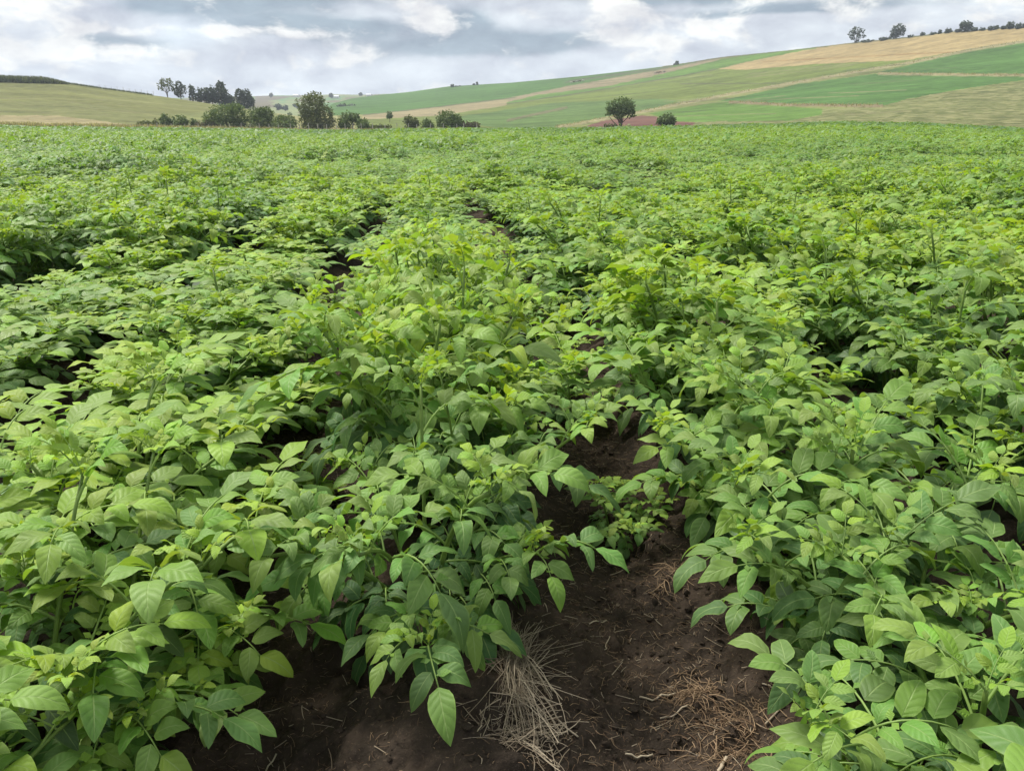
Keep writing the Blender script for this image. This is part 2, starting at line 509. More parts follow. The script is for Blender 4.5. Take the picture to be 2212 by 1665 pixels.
def world_np(px, py, d):
    yc = py - H / 2
    f = F * CP - yc * SP
    return np.stack([(px - W / 2) * d / f, d, CAMZ - (yc * CP + F * SP) * d / f], -1)

R2 = lambda pts: [(1106 + u / 2.0, v / 2.0) for u, v in pts]
R1 = lambda pts: [(u / 2.0, v / 2.0) for u, v in pts]
G_OLIVE, G_GREEN, G_DEEP, G_BLUE = (.108, .138, .032), (.082, .145, .030), (.060, .122, .030), (.080, .128, .038)
TAN, WHEAT, BROWN, RED, DRY, DARKB = (.215, .180, .100), (.260, .200, .095), (.180, .150, .090), (.115, .060, .046), (.225, .200, .110), (.085, .090, .045)
FIELDS = [
    (R1([(-900, 200), (1300, 200), (1300, 470), (1000, 480), (500, 505), (-900, 500)]), (.122, .130, .040), 0.2),
    (R1([(-900, 430), (300, 440), (900, 520), (1200, 545), (1200, 580), (-900, 580)]), (.122, .132, .045), 0.3),
    (R1([(-900, 498), (250, 500), (560, 540), (1000, 552), (1300, 555), (1300, 590), (-900, 590)]), (.250, .210, .110), 0.6),
    (R1([(1200, 470), (1650, 490), (1700, 580), (1200, 580)]), (.215, .205, .085), 0.3),
    (R1([(1380, 470), (1430, 440), (1700, 395), (1940, 370), (2300, 350), (2300, 415), (1900, 462), (1700, 485), (1570, 497), (1440, 500)]), G_DEEP, 0),
    (R1([(1570, 500), (1900, 462), (2230, 420), (2230, 450), (1900, 500), (1700, 512), (1560, 520)]), TAN, 0.3),
    (R1([(1540, 520), (1900, 500), (2230, 450), (2230, 580), (1540, 580)]), G_OLIVE, 0.1),
    (R2([(-40, 352), (300, 325), (700, 280), (900, 240), (900, 262), (560, 328), (240, 376), (-20, 430)]), G_DEEP, 0),
    (R2([(-20, 425), (230, 375), (420, 340), (690, 292), (900, 250), (900, 262), (640, 322), (420, 372), (120, 410), (-20, 442)]), BROWN, 0.1),
    (R2([(260, 345), (700, 284), (690, 292), (420, 335), (210, 362)]), (.075, .095, .045), 0),
    (R2([(-20, 442), (120, 410), (420, 372), (640, 322), (900, 258), (1200, 210), (1500, 180), (1560, 180), (1180, 237), (1010, 272), (890, 300), (600, 352), (240, 412), (-20, 452)]), G_GREEN, 0),
    (R2([(-20, 452), (240, 412), (600, 352), (890, 298), (1320, 276), (1640, 264), (1750, 264), (1560, 302), (1240, 358), (930, 414), (560, 486), (200, 552), (-20, 560)]), G_OLIVE, 0),
    (R2([(-340, 520), (-60, 480), (160, 446), (600, 428), (730, 434), (560, 484), (200, 554), (-60, 552)]), G_BLUE, 0),
    (R2([(890, 299), (1010, 270), (1180, 235), (1300, 212), (1560, 174), (1900, 138), (2300, 116), (2300, 170), (2100, 196), (1900, 227), (1700, 262), (1640, 264), (1320, 277), (1000, 302)]), WHEAT, 0.1),
    (R2([(1570, 316), (1760, 272), (1960, 228), (2300, 172), (2300, 325), (1600, 320)]), G_DEEP, 0),
    (R2([(900, 436), (1240, 364), (1570, 320), (2300, 333), (1900, 392), (1600, 460), (1200, 456), (940, 444)]), G_DEEP, 0),
    (R2([(590, 492), (900, 438), (1200, 462), (1345, 472), (1340, 496), (1200, 522), (860, 527), (720, 528)]), G_GREEN, 0),
    (R2([(2400, 310), (2212, 350), (1900, 394), (1700, 430), (1600, 460), (1340, 476), (1345, 496), (1200, 522), (860, 526), (700, 532), (700, 600), (2400, 600)]), (.108, .122, .044), 1.0),
    (R2([(270, 560), (400, 522), (560, 500), (620, 503), (650, 520), (790, 530), (780, 560)]), RED, 0),
]
BANDS = [   # dry banks and furrow lines: path, half width, colour, tufted
    (R2([(190, 556), (380, 520), (560, 486), (800, 438), (930, 412), (1240, 357), (1560, 301), (1760, 266), (1960, 222), (2300, 168)]), 3.0, DRY, 0.7),
    (R2([(1585, 320), (1750, 323), (2300, 330)]), 2.6, TAN, 0.8),
    (R2([(940, 444), (1200, 457), (1600, 462)]), 2.6, (.15, .115, .07), 0.5),
    (R2([(-20, 524), (120, 492), (236, 468)]), 2.6, (.10, .10, .05), 0.3),
    (R2([(725, 363), (1180, 360)]), 0.9, DARKB, 0),
    (R2([(1080, 268), (1500, 246), (1900, 226)]), 1.0, (.20, .13, .05), 0),
    (R2([(-20, 450), (240, 412), (600, 352), (890, 299)]), 1.0, DARKB, 0),
    (R2([(650, 290), (900, 250), (1200, 219), (1450, 189), (1700, 164), (1900, 139), (2300, 112)]), 1.6, (.09, .10, .05), 0.2),
    (R1([(1570, 497), (1900, 462), (2230, 422)]), 1.0, DARKB, 0),
    (R1([(0, 425), (500, 432), (920, 470)]), 0.8, (.15, .15, .06), 0),
]

_rb = random.Random(3)
for _i in range(26):      # faint contour banks between the crop strips
    _u, _v = _rb.uniform(0, 1500), _rb.uniform(300, 520)
    _l = _rb.uniform(120, 520)
    _sl = -_rb.uniform(.02, .12)
    BANDS.append((R2([(_u, _v), (_u + _l * .5, _v + _sl * _l * .5 + _rb.uniform(-3, 3)), (_u + _l, _v + _sl * _l)]), _rb.uniform(.35, .75), _rb.choice([(.085, .105, .040), (.075, .10, .04), (.16, .15, .075)]), 0))
for _i in range(12):
    _u, _v = _rb.uniform(0, 700), _rb.uniform(400, 480)
    _l = _rb.uniform(100, 350)
    BANDS.append((R1([(_u, _v), (_u + _l, _v + _rb.uniform(5, 40))]), _rb.uniform(.3, .6), (.145, .14, .055), 0))

def inside(poly, x, y):
    c = np.zeros(x.shape, bool)
    n = len(poly)
    for i in range(n):
        x1, y1 = poly[i]
        x2, y2 = poly[(i + 1) % n]
        if y1 == y2:
            continue
        c ^= ((y1 > y) != (y2 > y)) & (x < (x2 - x1) * (y - y1) / (y2 - y1) + x1)
    return c

def dist_path(path, x, y):
    best = np.full(x.shape, 1e9)
    for (x1, y1), (x2, y2) in zip(path[:-1], path[1:]):
        l2 = (x2 - x1) ** 2 + (y2 - y1) ** 2
        t = np.clip(((x - x1) * (x2 - x1) + (y - y1) * (y2 - y1)) / l2, 0, 1)
        best = np.minimum(best, np.hypot(x - x1 - t * (x2 - x1), y - y1 - t * (y2 - y1)))
    return best

def build_hills():
    xs = np.arange(-600, 2860, 3.2)
    ts = np.concatenate([np.linspace(0, 0.18, 22)[:-1], np.linspace(0.18, 1, 150)])
    PX, T = np.meshgrid(xs, ts)
    PY, D = land_point(PX, T)
    V = world_np(PX, PY, D)
    jx = PX + 5 * (fbm(PX * .05, PY * .3, 71, 2) - .5)
    jy = PY + 1.6 * (fbm(PX * .05 + 9, PY * .3, 72, 2) - .5)
    colr = np.empty(PX.shape + (4,))
    colr[...] = (.145, .160, .055, 1)
    tuft = np.zeros(PX.shape)
    for poly, c, tf in FIELDS:
        s = inside(poly, jx, jy)
        colr[s, :3] = c
        tuft[s] = tf
    for path, hw, c, tf in BANDS:
        dd = dist_path(path, jx, jy)
        a = np.clip((hw - dd) / 0.9 + .5, 0, 1)[..., None]
        colr[..., :3] = colr[..., :3] * (1 - a) + np.array(c) * a
        tuft = tuft * (1 - a[..., 0]) + tf * a[..., 0]
        V[..., 2] += a[..., 0] * (0.35 if tf else 0.0) * (0.5 + fbm(PX * .2, PY * .2, 5, 2))
    V[..., 2] += tuft * 0.5 * (fbm(V[..., 0] * .25, V[..., 1] * .25, 33, 3) - .5)
    # the far side of each hill falls away
    last = V[-1]
    extra = []
    for i in range(1, 7):
        q = last.copy()
        g = 1 + 0.06 * i
        q[:, 0] *= g
        q[:, 1] *= g
        q[:, 2] -= (i ** 1.6) * 1.1
        extra.append(q)
    V = np.concatenate([V, np.array(extra)])
    colr = np.concatenate([colr, np.repeat(colr[-1:], 6, 0)])
    tuft = np.concatenate([tuft, np.repeat(tuft[-1:], 6, 0)])
    n, mm = V.shape[:2]
    i = (np.arange(n - 1)[:, None] * mm + np.arange(mm - 1)[None, :]).ravel()
    Fq = np.stack([i, i + 1, i + mm + 1, i + mm], 1)
    me = mesh_np('hills', V.reshape(-1, 3), Fq, {'field': ('FLOAT_COLOR', colr.reshape(-1, 4)), 'tufted': ('FLOAT', tuft.ravel())})
    tag(link('hills', me, None, M_LAND), kind='structure')

build_hills()

def far_point(px, t):
    sky_y = np.interp(px, [-200, 400, 552, 600, 660, 720, 760, 800, 850, 1000, 1400], [212, 212, 208, 207, 206, 204, 205, 205, 203, 202, 200])
    y = 262 + (sky_y - 262) * t
    d = 520 + 1000 * t ** 1.3
    return y, d

def build_far():
    xs = np.arange(-200, 1400, 4.0)
    ts = np.linspace(0, 1, 60)
    PX, T = np.meshgrid(xs, ts)
    PY, D = far_point(PX, T)
    PY = PY + 1.2 * (fbm(PX * .02, T * 4, 81, 2) - .5) * T
    V = world_np(PX, PY, D)
    n1 = fbm(PX * .018, PY * .16, 90, 2)
    c = np.empty(PX.shape + (4,))
    c[...] = (.150, .175, .075, 1)
    c[n1 > .55, :3] = (.100, .175, .070)
    c[n1 < .42, :3] = (.120, .105, .060)
    s = inside(R1([(1100, 450), (1400, 440), (1400, 490), (1100, 520)]), PX, PY)
    c[s & (n1 > .45), :3] = (.165, .190, .085)
    s = inside([(552, 208), (640, 208), (600, 216), (552, 222)], PX, PY)
    c[s, :3] = (.110, .095, .062)
    n, mm = V.shape[:2]
    last = V[-1]
    V = np.concatenate([V, np.array([last * np.array([1.1, 1.1, 1]) - np.array([0, 0, 12]), last * np.array([1.25, 1.25, 1]) - np.array([0, 0, 45])])])
    c = np.concatenate([c, np.repeat(c[-1:], 2, 0)])
    n += 2
    i = (np.arange(n - 1)[:, None] * mm + np.arange(mm - 1)[None, :]).ravel()
    Fq = np.stack([i, i + 1, i + mm + 1, i + mm], 1)
    me = mesh_np('far_hills', V.reshape(-1, 3), Fq, {'field': ('FLOAT_COLOR', c.reshape(-1, 4)), 'tufted': ('FLOAT', np.zeros(n * mm))})
    tag(link('far_hills', me, None, M_LAND), kind='structure')

build_far()

# ------------------------------------------------------------------ potato leaves
def leaflet(nl, nw, rs, width=0.60, bend=0.9, fold=0.25, wave=0.05, age=0.5, rnd=0.5):
    """one leaflet of length 1 lying along +X, upper face +Z"""
    ph, ph2 = rs.uniform(0, 6.28), rs.uniform(0, 6.28)
    s = np.linspace(0, 1, nl + 1)
    w = (s ** 0.60) * (1 - s) ** 0.86 * (1 + 0.25 * (0.35 - s))
    wm = np.linspace(0, 1, 60)
    w = w / ((wm ** 0.60) * (1 - wm) ** 0.86 * (1 + 0.25 * (0.35 - wm))).max() * width / 2
    w[0] = 0.006
    w[-1] = 0.002
    th0 = 0.42 * bend
    th = th0 - bend * (s ** 1.15)
    side = rs.uniform(-0.12, 0.12)
    x = np.concatenate([[0], np.cumsum(np.cos(th[:-1]) / nl)])
    z = np.concatenate([[0], np.cumsum(np.sin(th[:-1]) / nl)])
    us = np.linspace(-1, 1, nw + 1)
    V, A = [], []
    for i in range(nl + 1):
        for u in us:
            ww = w[i]
            y = u * ww * (1 - 0.12 * fold)
            up = ww * (fold * abs(u) - 0.42 * fold * 2.1 * u * u) + wave * ww * 2 * math.sin(9.0 * s[i] + ph + (2.2 if u > 0 else 0)) * u * u
            V.append((x[i] - math.sin(th[i]) * up, y + side * s[i] ** 2 * 0.5, z[i] + math.cos(th[i]) * up))
            A.append((u, s[i], age))
    n = nw + 1
    Fq = [(i * n + j, (i + 1) * n + j, (i + 1) * n + j + 1, i * n + j + 1) for i in range(nl) for j in range(nw)]
    return np.array(V), tri(np.array(Fq)), np.array(A), np.full(len(V), rnd)

def xform(V, M):
    M = np.array(M)
    return V @ M[:3, :3].T + M[:3, 3]

class LeafKind:
    """one shape of compound leaf: a rachis with leaflet places; total length about 1 * size"""
    pass

def make_leaf_kind(rs, age, size, pairs, idx):
    L = LeafKind()
    L.age = age
    bend = rs.uniform(0.8, 1.5) if age < 0.8 else rs.uniform(0.6, 1.2)
    n = 9
    R = size * 0.70
    ths = [0.25 * bend - bend * (i / (n - 1)) ** 1.2 for i in range(n)]
    pts = [np.zeros(3)]
    sway = rs.uniform(-0.25, 0.25)
    for i in range(1, n):
        t = ths[i - 1]
        pts.append(pts[-1] + np.array([math.cos(t), sway * (i / n), math.sin(t)]) * R / (n - 1))
    L.pts, L.ths = pts, ths
    def on(t):
        q = t * (n - 1)
        i = min(int(q), n - 2)
        return pts[i] + (pts[i + 1] - pts[i]) * (q - i), ths[i]
    L.sub = []      # (leaflet variant, matrix)
    L.small = []
    big = size * 0.375
    def place(t, yaw, droop, ln, roll, lst, petiole=0.02):
        p, th = on(t)
        Mx = Matrix.Translation(Vector(p)) @ Matrix.Rotation(-th, 4, 'Y') @ Matrix.Rotation(yaw, 4, 'Z') @ Matrix.Rotation(droop, 4, 'Y') @ Matrix.Rotation(roll, 4, 'X') @ Matrix.Translation(Vector((petiole * size, 0, 0))) @ Matrix.Diagonal((ln, ln, ln, 1.0))
        lst.append((rs.randrange(NLV), Mx))
    place(1.0, rs.uniform(-.15, .15), rs.uniform(-.1, .3), big * rs.uniform(.98, 1.12), rs.uniform(-.25, .25), L.sub, 0.0)
    tt = [0.76, 0.50, 0.27, 0.12][:pairs]
    sz = [0.93, 0.86, 0.66, 0.40]
    for j, t in enumerate(tt):
        for sgn in (1, -1):
            if j == 3 and rs.random() < .4:
                continue
            place(t + rs.uniform(-.03, .03), sgn * rs.uniform(.85, 1.2), rs.uniform(-.05, .5), big * sz[j] * rs.uniform(.85, 1.12), sgn * rs.uniform(-.1, .45), L.sub, 0.03)
    for t in (0.90, 0.63, 0.40, 0.20):
        for sgn in (1, -1):
            if rs.random() < .8:
                place(t + rs.uniform(-.03, .03), sgn * rs.uniform(1.0, 1.5), rs.uniform(-.3, .3), big * rs.uniform(.16, .34), rs.uniform(-.3, .3), L.small, 0.004)
    L.r = 0.0115 * size
    return L

NLV = 10
rs = random.Random(5)
LEAFLET_SHAPE = [dict(width=rs.uniform(.46, .58), bend=rs.uniform(.7, 1.7), fold=rs.uniform(.10, .50), wave=rs.uniform(.03, .11)) for _ in range(NLV)]
AGES = [0.0, 0.34, 0.60, 0.84]
LEAFLETS = {}       # (age index, variant) -> arrays, mesh
for ai, ag in enumerate(AGES):
    for v in range(NLV):
        r2 = random.Random(100 * ai + v)
        LEAFLETS[ai, v] = leaflet(8, 4, random.Random(v * 7 + 1), age=min(1, max(0, ag + r2.uniform(-.12, .12))), rnd=r2.random(), **LEAFLET_SHAPE[v])
LEAFLET_ME = {}
def leaflet_mesh(ai, v):
    if (ai, v) not in LEAFLET_ME:
        V, Fc, A, R = LEAFLETS[ai, v]
        me = mesh_np('leaflet', V, Fc, {'leaf': ('FLOAT_VECTOR', A), 'rnd': ('FLOAT', R)})
        me.materials.append(M_LEAF)
        LEAFLET_ME[ai, v] = me
    return LEAFLET_ME[ai, v]

NK = 6
KINDS = {}
for ai, ag in enumerate(AGES):
    for q in range(NK):
        r2 = random.Random(1000 + ai * 50 + q)
        size = (0.245, 0.265, 0.225, 0.145)[ai] * r2.uniform(.9, 1.12)
        KINDS[ai, q] = make_leaf_kind(r2, ag, size, (3, 3, 3, 2)[ai] if q % 3 else (2, 3, 2, 3)[ai], q)

def rachis_acc(L, ai, with_leaflets, sides=4):
    a = Acc()
    n = len(L.pts)
    V, Fc = tube(L.pts, [L.r * (1 - 0.55 * i / (n - 1)) for i in range(n)], sides)
    A = np.zeros((len(V), 3))
    A[:, 2] = 0.85
    a.add(V, Fc, A, 0.7)
    for v, Mx in L.small:
        Vv, Fc, A, R = leaflet(2, 2, random.Random(v), width=.75, bend=.5, fold=.1, wave=0, age=min(1, L.age + .1), rnd=.5)
        a.add(xform(Vv, Mx), Fc, A, R)
    if with_leaflets:
        for v, Mx in L.sub:
            Vv, Fc, A, R = LEAFLETS[ai, v]
            a.add(xform(Vv, Mx), Fc, A, R)
    return a

RACHIS_ME, LEAF_ME, LEAF_ARR = {}, {}, {}
for key, L in KINDS.items():
    for store, wl in ((RACHIS_ME, False), (LEAF_ME, True)):
        ac = rachis_acc(L, key[0], wl)
        if wl:
            LEAF_ARR[key] = ac.arrays()
        me = ac.mesh('leaf')
        me.materials.append(M_LEAF)
        store[key] = me

# ------------------------------------------------------------------ potato plants
def make_recipe(seed, extra=()):
    r = random.Random(seed)
    stems, leaves, tips = [], [], []
    ns = r.choice([4, 5, 5, 6, 6])
    a0 = r.uniform(0, 6.28)
    for i in range(ns + len(extra)):
        az_ = a0 + 6.283 * i / ns + r.uniform(-.35, .35)
        ln = r.uniform(.34, .50) * (1.0 if i else 1.0)
        lean0 = r.uniform(.12, .55) if i else r.uniform(0, .15)
        lean1 = lean0 + (r.uniform(.35, 1.0) if i else r.uniform(.0, .35))
        if i >= ns:
            az_, lean0, lean1, ln = extra[i - ns]
        p = np.array([math.cos(az_) * .035, math.sin(az_) * .035, -.03])
        pts = [p]
        n = 9
        for j in range(1, n):
            l = lean0 + (lean1 - lean0) * (j / (n - 1)) ** 1.3
            aj = az_ + r.uniform(-.08, .08)
            p = p + np.array([math.sin(l) * math.cos(aj), math.sin(l) * math.sin(aj), math.cos(l)]) * ln / (n - 1)
            pts.append(p)
        rad = r.uniform(.0062, .0085)
        stems.append((pts, [rad * (1 - .5 * j / (n - 1)) for j in range(n)]))
        phi = r.uniform(0, 6.28)
        nl = 9
        for q in range(nl):
            t = 0.16 + 0.84 * q / (nl - 1)
            phi += 2.399 + r.uniform(-.3, .3)
            f = t * (n - 1)
            j = min(int(f), n - 2)
            pos = pts[j] + (pts[j + 1] - pts[j]) * (f - j)
            ai = 0 if t < .38 else 1 if t < .66 else 2 if t < .93 else 3
            if q < 2 and r.random() < .25:
                continue
            pitch = (0.12, 0.42, 0.58, 0.62)[ai] + r.uniform(-.22, .22)
            # lower leaves are turned outward, away from the crowded middle
            ph = phi
            if ai < 2:
                dlt = (phi - az_ + math.pi) % (2 * math.pi) - math.pi
                ph = az_ + dlt * .72
            if i >= ns:
                ph = az_ + ((1, -1)[q % 2] * r.uniform(.6, 1.2) if q < nl - 1 else 0)
                ai = min(ai, 2 if q < nl - 1 else 1)
                pitch *= .45
            Mx = Matrix.Translation(Vector(pos)) @ Matrix.Rotation(ph, 4, 'Z') @ Matrix.Rotation(-pitch, 4, 'Y') @ Matrix.Rotation(r.uniform(-.35, .35), 4, 'X')
            sc_ = r.uniform(.82, 1.14) * (.88 if i >= ns else 1)
            leaves.append((ai, r.randrange(NK), Mx @ Matrix.Diagonal((sc_, sc_, sc_, 1))))
        for q in range(3):
            phi += 2.1
            Mx = Matrix.Translation(Vector(pts[-1])) @ Matrix.Rotation(phi, 4, 'Z') @ Matrix.Rotation(-r.uniform(.7, 1.2), 4, 'Y')
            sc_ = r.uniform(.5, .85)
            leaves.append((3, r.randrange(NK), Mx @ Matrix.Diagonal((sc_, sc_, sc_, 1))))
    return stems, leaves

NREC = 22
RECIPES = [make_recipe(500 + i) for i in range(NREC)]
rad_ = math.radians
RECIPES.append(make_recipe(900, [(rad_(-82), .75, 1.62, .36), (rad_(-15), .5, 1.45, .32), (rad_(180), .7, 1.5, .26)]))
RECIPES.append(make_recipe(901, [(rad_(185), .6, 1.5, .22)]))
RECIPES.append(make_recipe(902, [(rad_(-5), .6, 1.5, .26), (rad_(-40), .8, 1.55, .24)]))
STEM_ME = []
for st, lv in RECIPES:
    ms = []
    for pts, rad in st:
        V, Fc = tube(pts, rad, 6)
        me = mesh_np('stem', V, Fc)
        me.materials.append(M_STEM)
        ms.append(me)
    STEM_ME.append(ms)

# positions: rows follow the furrows
PLANTS = []         # (row, X, Y, recipe, rotation, scale)
rp = random.Random(77)
for kk in range(-75, 76):
    Y = 0.62 + rp.uniform(0, .3)
    if kk == 0:
        Y = on_plane(920, 1310, 0.14)[1]
    while Y < 62.0:
        x = float(row_x(kk, Y))
        X = x + rp.uniform(-.07, .07)
        if kk == 0 and Y > 2.2:
            X += rp.uniform(-.16, .16)
        if kk == 0 and Y > 2.15:
            gap_ = max(0.0, float(FR(Y) - FL(Y)) - .85)
            x += (1 if rp.random() < .5 else -1) * rp.uniform(.5, 1.0) * (.10 + .45 * gap_)
            Y -= .10 if gap_ > .15 else .03
        sc_ = rp.uniform(.84, 1.12) * float(np.interp(Y, [1.5, 2.2, 3, 5, 9], [1.02, 1.12, 1.22, 1.27, 1.24]))
        if kk == -1 and Y < 4:
            X += .08 if Y < 1.9 else .01
        if abs(kk) == 1 and Y < 2.3:
            sc_ *= 1.10
        if Y > 3.5:
            X += rp.uniform(-.05, .05)
        if kk == 1 and Y < 2.0:
            X += .09
        rec, rot = rp.randrange(NREC), rp.uniform(0, 6.28)
        if kk == 0 and Y < 1.85:
            rec, rot, sc_, X = NREC, 0.0, .95, on_plane(920, 1310, 0.14)[0]
        elif kk == 1 and .9 < Y < 2.3:
            rec, rot = NREC + 1, rp.uniform(-.3, .3)
        elif kk == -1 and .9 < Y < 2.3:
            rec, rot = NREC + 2, rp.uniform(-.3, .3)
        if abs(X) < Y * 0.78 + 1.2 and (rp.random() > (.05 if Y < 5 else .08) or rec >= NREC):
            hz_ = rp.uniform(.86, 1.16) * (1.06 + 1.5 * (float(fbm(np.array(X * .60), np.array(Y * .42), 66, 2)) - .5))
            if kk == 0 and 2.3 < Y < 4.4:
                hz_ *= 1.22
            PLANTS.append((kk, X, Y, rec, rot, sc_, hz_ * sc_ ** .4))
        Y += rp.uniform(.27, .40)

for px_, py_, sc_ in ((1235, 880, .62), (1195, 815, .66), (1165, 715, .80), (1135, 640, .85), (1330, 1120, .50), (1110, 585, .9), (640, 1075, .50), (625, 905, .72), (660, 835, .72), (720, 700, .8)):
    X, Y = on_plane(px_, py_, 0.06)
    PLANTS.append((0 if px_ < 1000 or Y > 4 else 1, X, Y, rp.randrange(NREC), rp.uniform(0, 6.28), sc_, sc_ * .9))

def in_view(p):
    px, py = project(p[1], p[2], float(ground_z(p[1], p[2])) + .33 * p[5])
    m = 60 + 420 / p[2]
    return -m < px < W + m and py < H + 520

PLANTS.sort(key=lambda p: p[1] ** 2 + p[2] ** 2)
singles, rest = [], []
for p in PLANTS:
    (singles if len(singles) < 300 and p[2] > 0.5 and in_view(p) else rest).append(p)
N_SPLIT = 30
_n9 = ['first', 'second', 'third', 'fourth', 'fifth', 'sixth', 'seventh', 'eighth', 'ninth']
ORD = _n9 + ['tenth', 'eleventh', 'twelfth', 'thirteenth', 'fourteenth', 'fifteenth', 'sixteenth', 'seventeenth', 'eighteenth', 'nineteenth']
for _a, _b in (('twentieth', 'twenty-'), ('thirtieth', 'thirty-'), ('fortieth', 'forty-'), ('fiftieth', 'fifty-'), ('sixtieth', 'sixty-')):
    ORD += [_a] + [_b + q for q in _n9]
count = {}

def row_words(kk):
    if kk == 0:
        return 'the middle row'
    n = abs(kk)
    side = 'right' if kk > 0 else 'left'
    return ('the row just ' if n == 1 else 'the %s row ' % ORD[n - 1]) + side + ' of the middle one'

for i, (kk, X, Y, rec, rot, s_, h_) in enumerate(singles):
    c = count.get(kk, 0)
    count[kk] = c + 1
    root = bpy.data.objects.new('potato_plant', None)
    root.empty_display_size = .1
    COL.objects.link(root)
    root.matrix_basis = Matrix.Translation((X, Y, float(ground_z(X, Y)))) @ Matrix.Rotation(rot, 4, 'Z') @ Matrix.Diagonal((s_, s_, h_, 1))
    if c == 0:
        lab = 'nearest potato plant of ' + row_words(kk)
    else:
        lab = 'potato plant %s from the near end in ' % ORD[c] + row_words(kk)
    tag(root, lab, 'potato plant', 'potato plants in the near rows of the field')
    tn = .57 + 1.4 * (float(fbm(np.array(X * 1.1), np.array(Y * .8), 55, 2)) - .5) + .18 * math.sin(i * 7.7)
    if kk == 0 and 1.9 < Y < 4.2:
        tn += .25
    tn = min(1.0, max(0.0, tn))
    for me in STEM_ME[rec]:
        link('stem', me, root)
    for ai, q, Mx in RECIPES[rec][1]:
        if i < N_SPLIT:
            lf = link('leaf', RACHIS_ME[ai, q], root)
            lf.matrix_basis = Mx
            lf.color = (tn, tn, tn, 1)
            for v, Ms in KINDS[ai, q].sub:
                o = link('leaflet', leaflet_mesh(ai, v), lf)
                o.matrix_basis = Ms
                o.color = (tn, tn, tn, 1)
        else:
            lf = link('leaf', LEAF_ME[ai, q], root)
            lf.matrix_basis = Mx
            lf.color = (tn, tn, tn, 1)

# ---- the rest of the field as one mass, with simpler leaves the farther it is
def simple_leaflet(age, rnd):
    V = np.array([(0, 0, 0), (.42, .29, -.02), (.45, 0, .08), (.42, -.29, -.02), (1, 0, -.16)], float)
    Fc = np.array([(0, 2, 1), (0, 3, 2), (1, 2, 4), (2, 3, 4)])
    A = np.array([(0, 0, age), (1, .4, age), (0, .4, age), (-1, .4, age), (0, 1, age)], float)
    return V, Fc, A, np.full(5, rnd)

def plant_arrays(rec, level):
    a = Acc()
    r = random.Random(rec * 31 + level)
    for ai, q, Mx in RECIPES[rec][1]:
        L = KINDS[ai, q]
        if level >= 0 and ai == 0 or (ai == 3 and r.random() < .35):
            continue
        ag = AGES[ai] + r.uniform(-.12, .12)
        rn = r.random()
        if level == -1:
            V, Fc, A, R = LEAF_ARR[ai, q]
            a.add(xform(V, Mx), Fc, A, R)
        elif level == 0:
            for v, Ms in L.sub:
                V, Fc, A, R = simple_leaflet(ag, min(1, max(0, rn + r.uniform(-.2, .2))))
                a.add(xform(V, Mx @ Ms), Fc, A, R)
        elif level == 1:
            if r.random() < .25:
                continue
            for v, Ms in L.sub[:3]:
                V, Fc, A, R = simple_leaflet(ag, rn)
                V = V * np.array([1.35, 1.45, 1.2])
                a.add(xform(V, Mx @ Ms), np.array([(0, 3, 1), (1, 3, 4)]), A, R)
    return a.arrays()

LODS = [[plant_arrays(rc, lv) for rc in range(len(RECIPES))] for lv in (-1, 0, 1)]
mass = Acc()
for kk, X, Y, rec, rot, s_, h_ in rest:
    lv = 0 if Y < 13 and abs(X) < Y * .72 + .5 else 1 if Y < 24 else 2
    V, Fc, A, R = LODS[lv][rec]
    c, s = math.cos(rot) * s_, math.sin(rot) * s_
    Vn = np.stack([V[:, 0] * c - V[:, 1] * s + X, V[:, 0] * s + V[:, 1] * c + Y, V[:, 2] * h_ + float(ground_z(X, Y))], 1)
    An = A.copy()
    An[:, 2] = np.clip(An[:, 2] - .08 + 0.55 * (float(fbm(np.array(X * .30), np.array(Y * .22), 55, 3)) - .5), 0, 1)
    mass.add(Vn, Fc, An, R)
# beyond: clumps of leaves up to the field's edge
rf = np.random.default_rng(4)
NC = 17000
cy_ = np.sqrt(rf.uniform(60 ** 2, 160 ** 2, NC))
cx_ = rf.uniform(-.82, .82, NC) * cy_
colpx = W / 2 + cx_ / cy_ * F / CP
ok = cy_ < np.interp(colpx, EX, ED) - 1.0
cx_, cy_ = cx_[ok], cy_[ok]
cz_ = ground_z(cx_, cy_)
NQ = 11
nC = len(cx_)
tone = np.clip(.5 + .9 * (fbm(cx_ * .09, cy_ * .09, 61, 3) - .5), 0, 1)
hc_ = 1 + 1.6 * (fbm(cx_ * .30, cy_ * .16, 66, 3) - .5)
for q in range(NQ):
    ox, oy = rf.normal(0, .42, nC), rf.normal(0, .42, nC)
    oz = rf.uniform(.12, .46, nC) * hc_
    a_ = rf.uniform(0, 6.28, nC)
    tl = rf.uniform(-.5, .5, nC)
    L_ = rf.uniform(.12, .24, nC) * (1 + cy_ / 250)
    ex = np.stack([np.cos(a_) * np.cos(tl), np.sin(a_) * np.cos(tl), np.sin(tl)], 1) * L_[:, None]
    b_ = rf.uniform(-.5, .5, nC)
    ey = np.stack([-np.sin(a_) * np.cos(b_), np.cos(a_) * np.cos(b_), np.sin(b_)], 1) * (L_ * .6)[:, None]
    c0 = np.stack([cx_ + ox, cy_ + oy, cz_ + oz], 1)
    Vq = np.stack([c0 - ex, c0 - ey, c0 + ex, c0 + ey], 1).reshape(-1, 3)
    b0 = np.arange(nC) * 4
    Fc = np.concatenate([np.stack([b0, b0 + 1, b0 + 2], 1), np.stack([b0, b0 + 2, b0 + 3], 1)])
    Av = np.zeros((nC * 4, 3))
    Av[:, 0], Av[:, 1] = .5, .5
    Av[:, 2] = np.repeat(np.clip(-.05 + tone * .65 + rf.uniform(-.12, .12, nC), 0, 1), 4)
    mass.add(Vq, Fc, Av, np.repeat(rf.uniform(.3, .7, nC), 4))
fo = link('potato_foliage', mass.mesh('potato_foliage'), None, M_LEAF)
fo.color = (.5, .5, .5, 1)
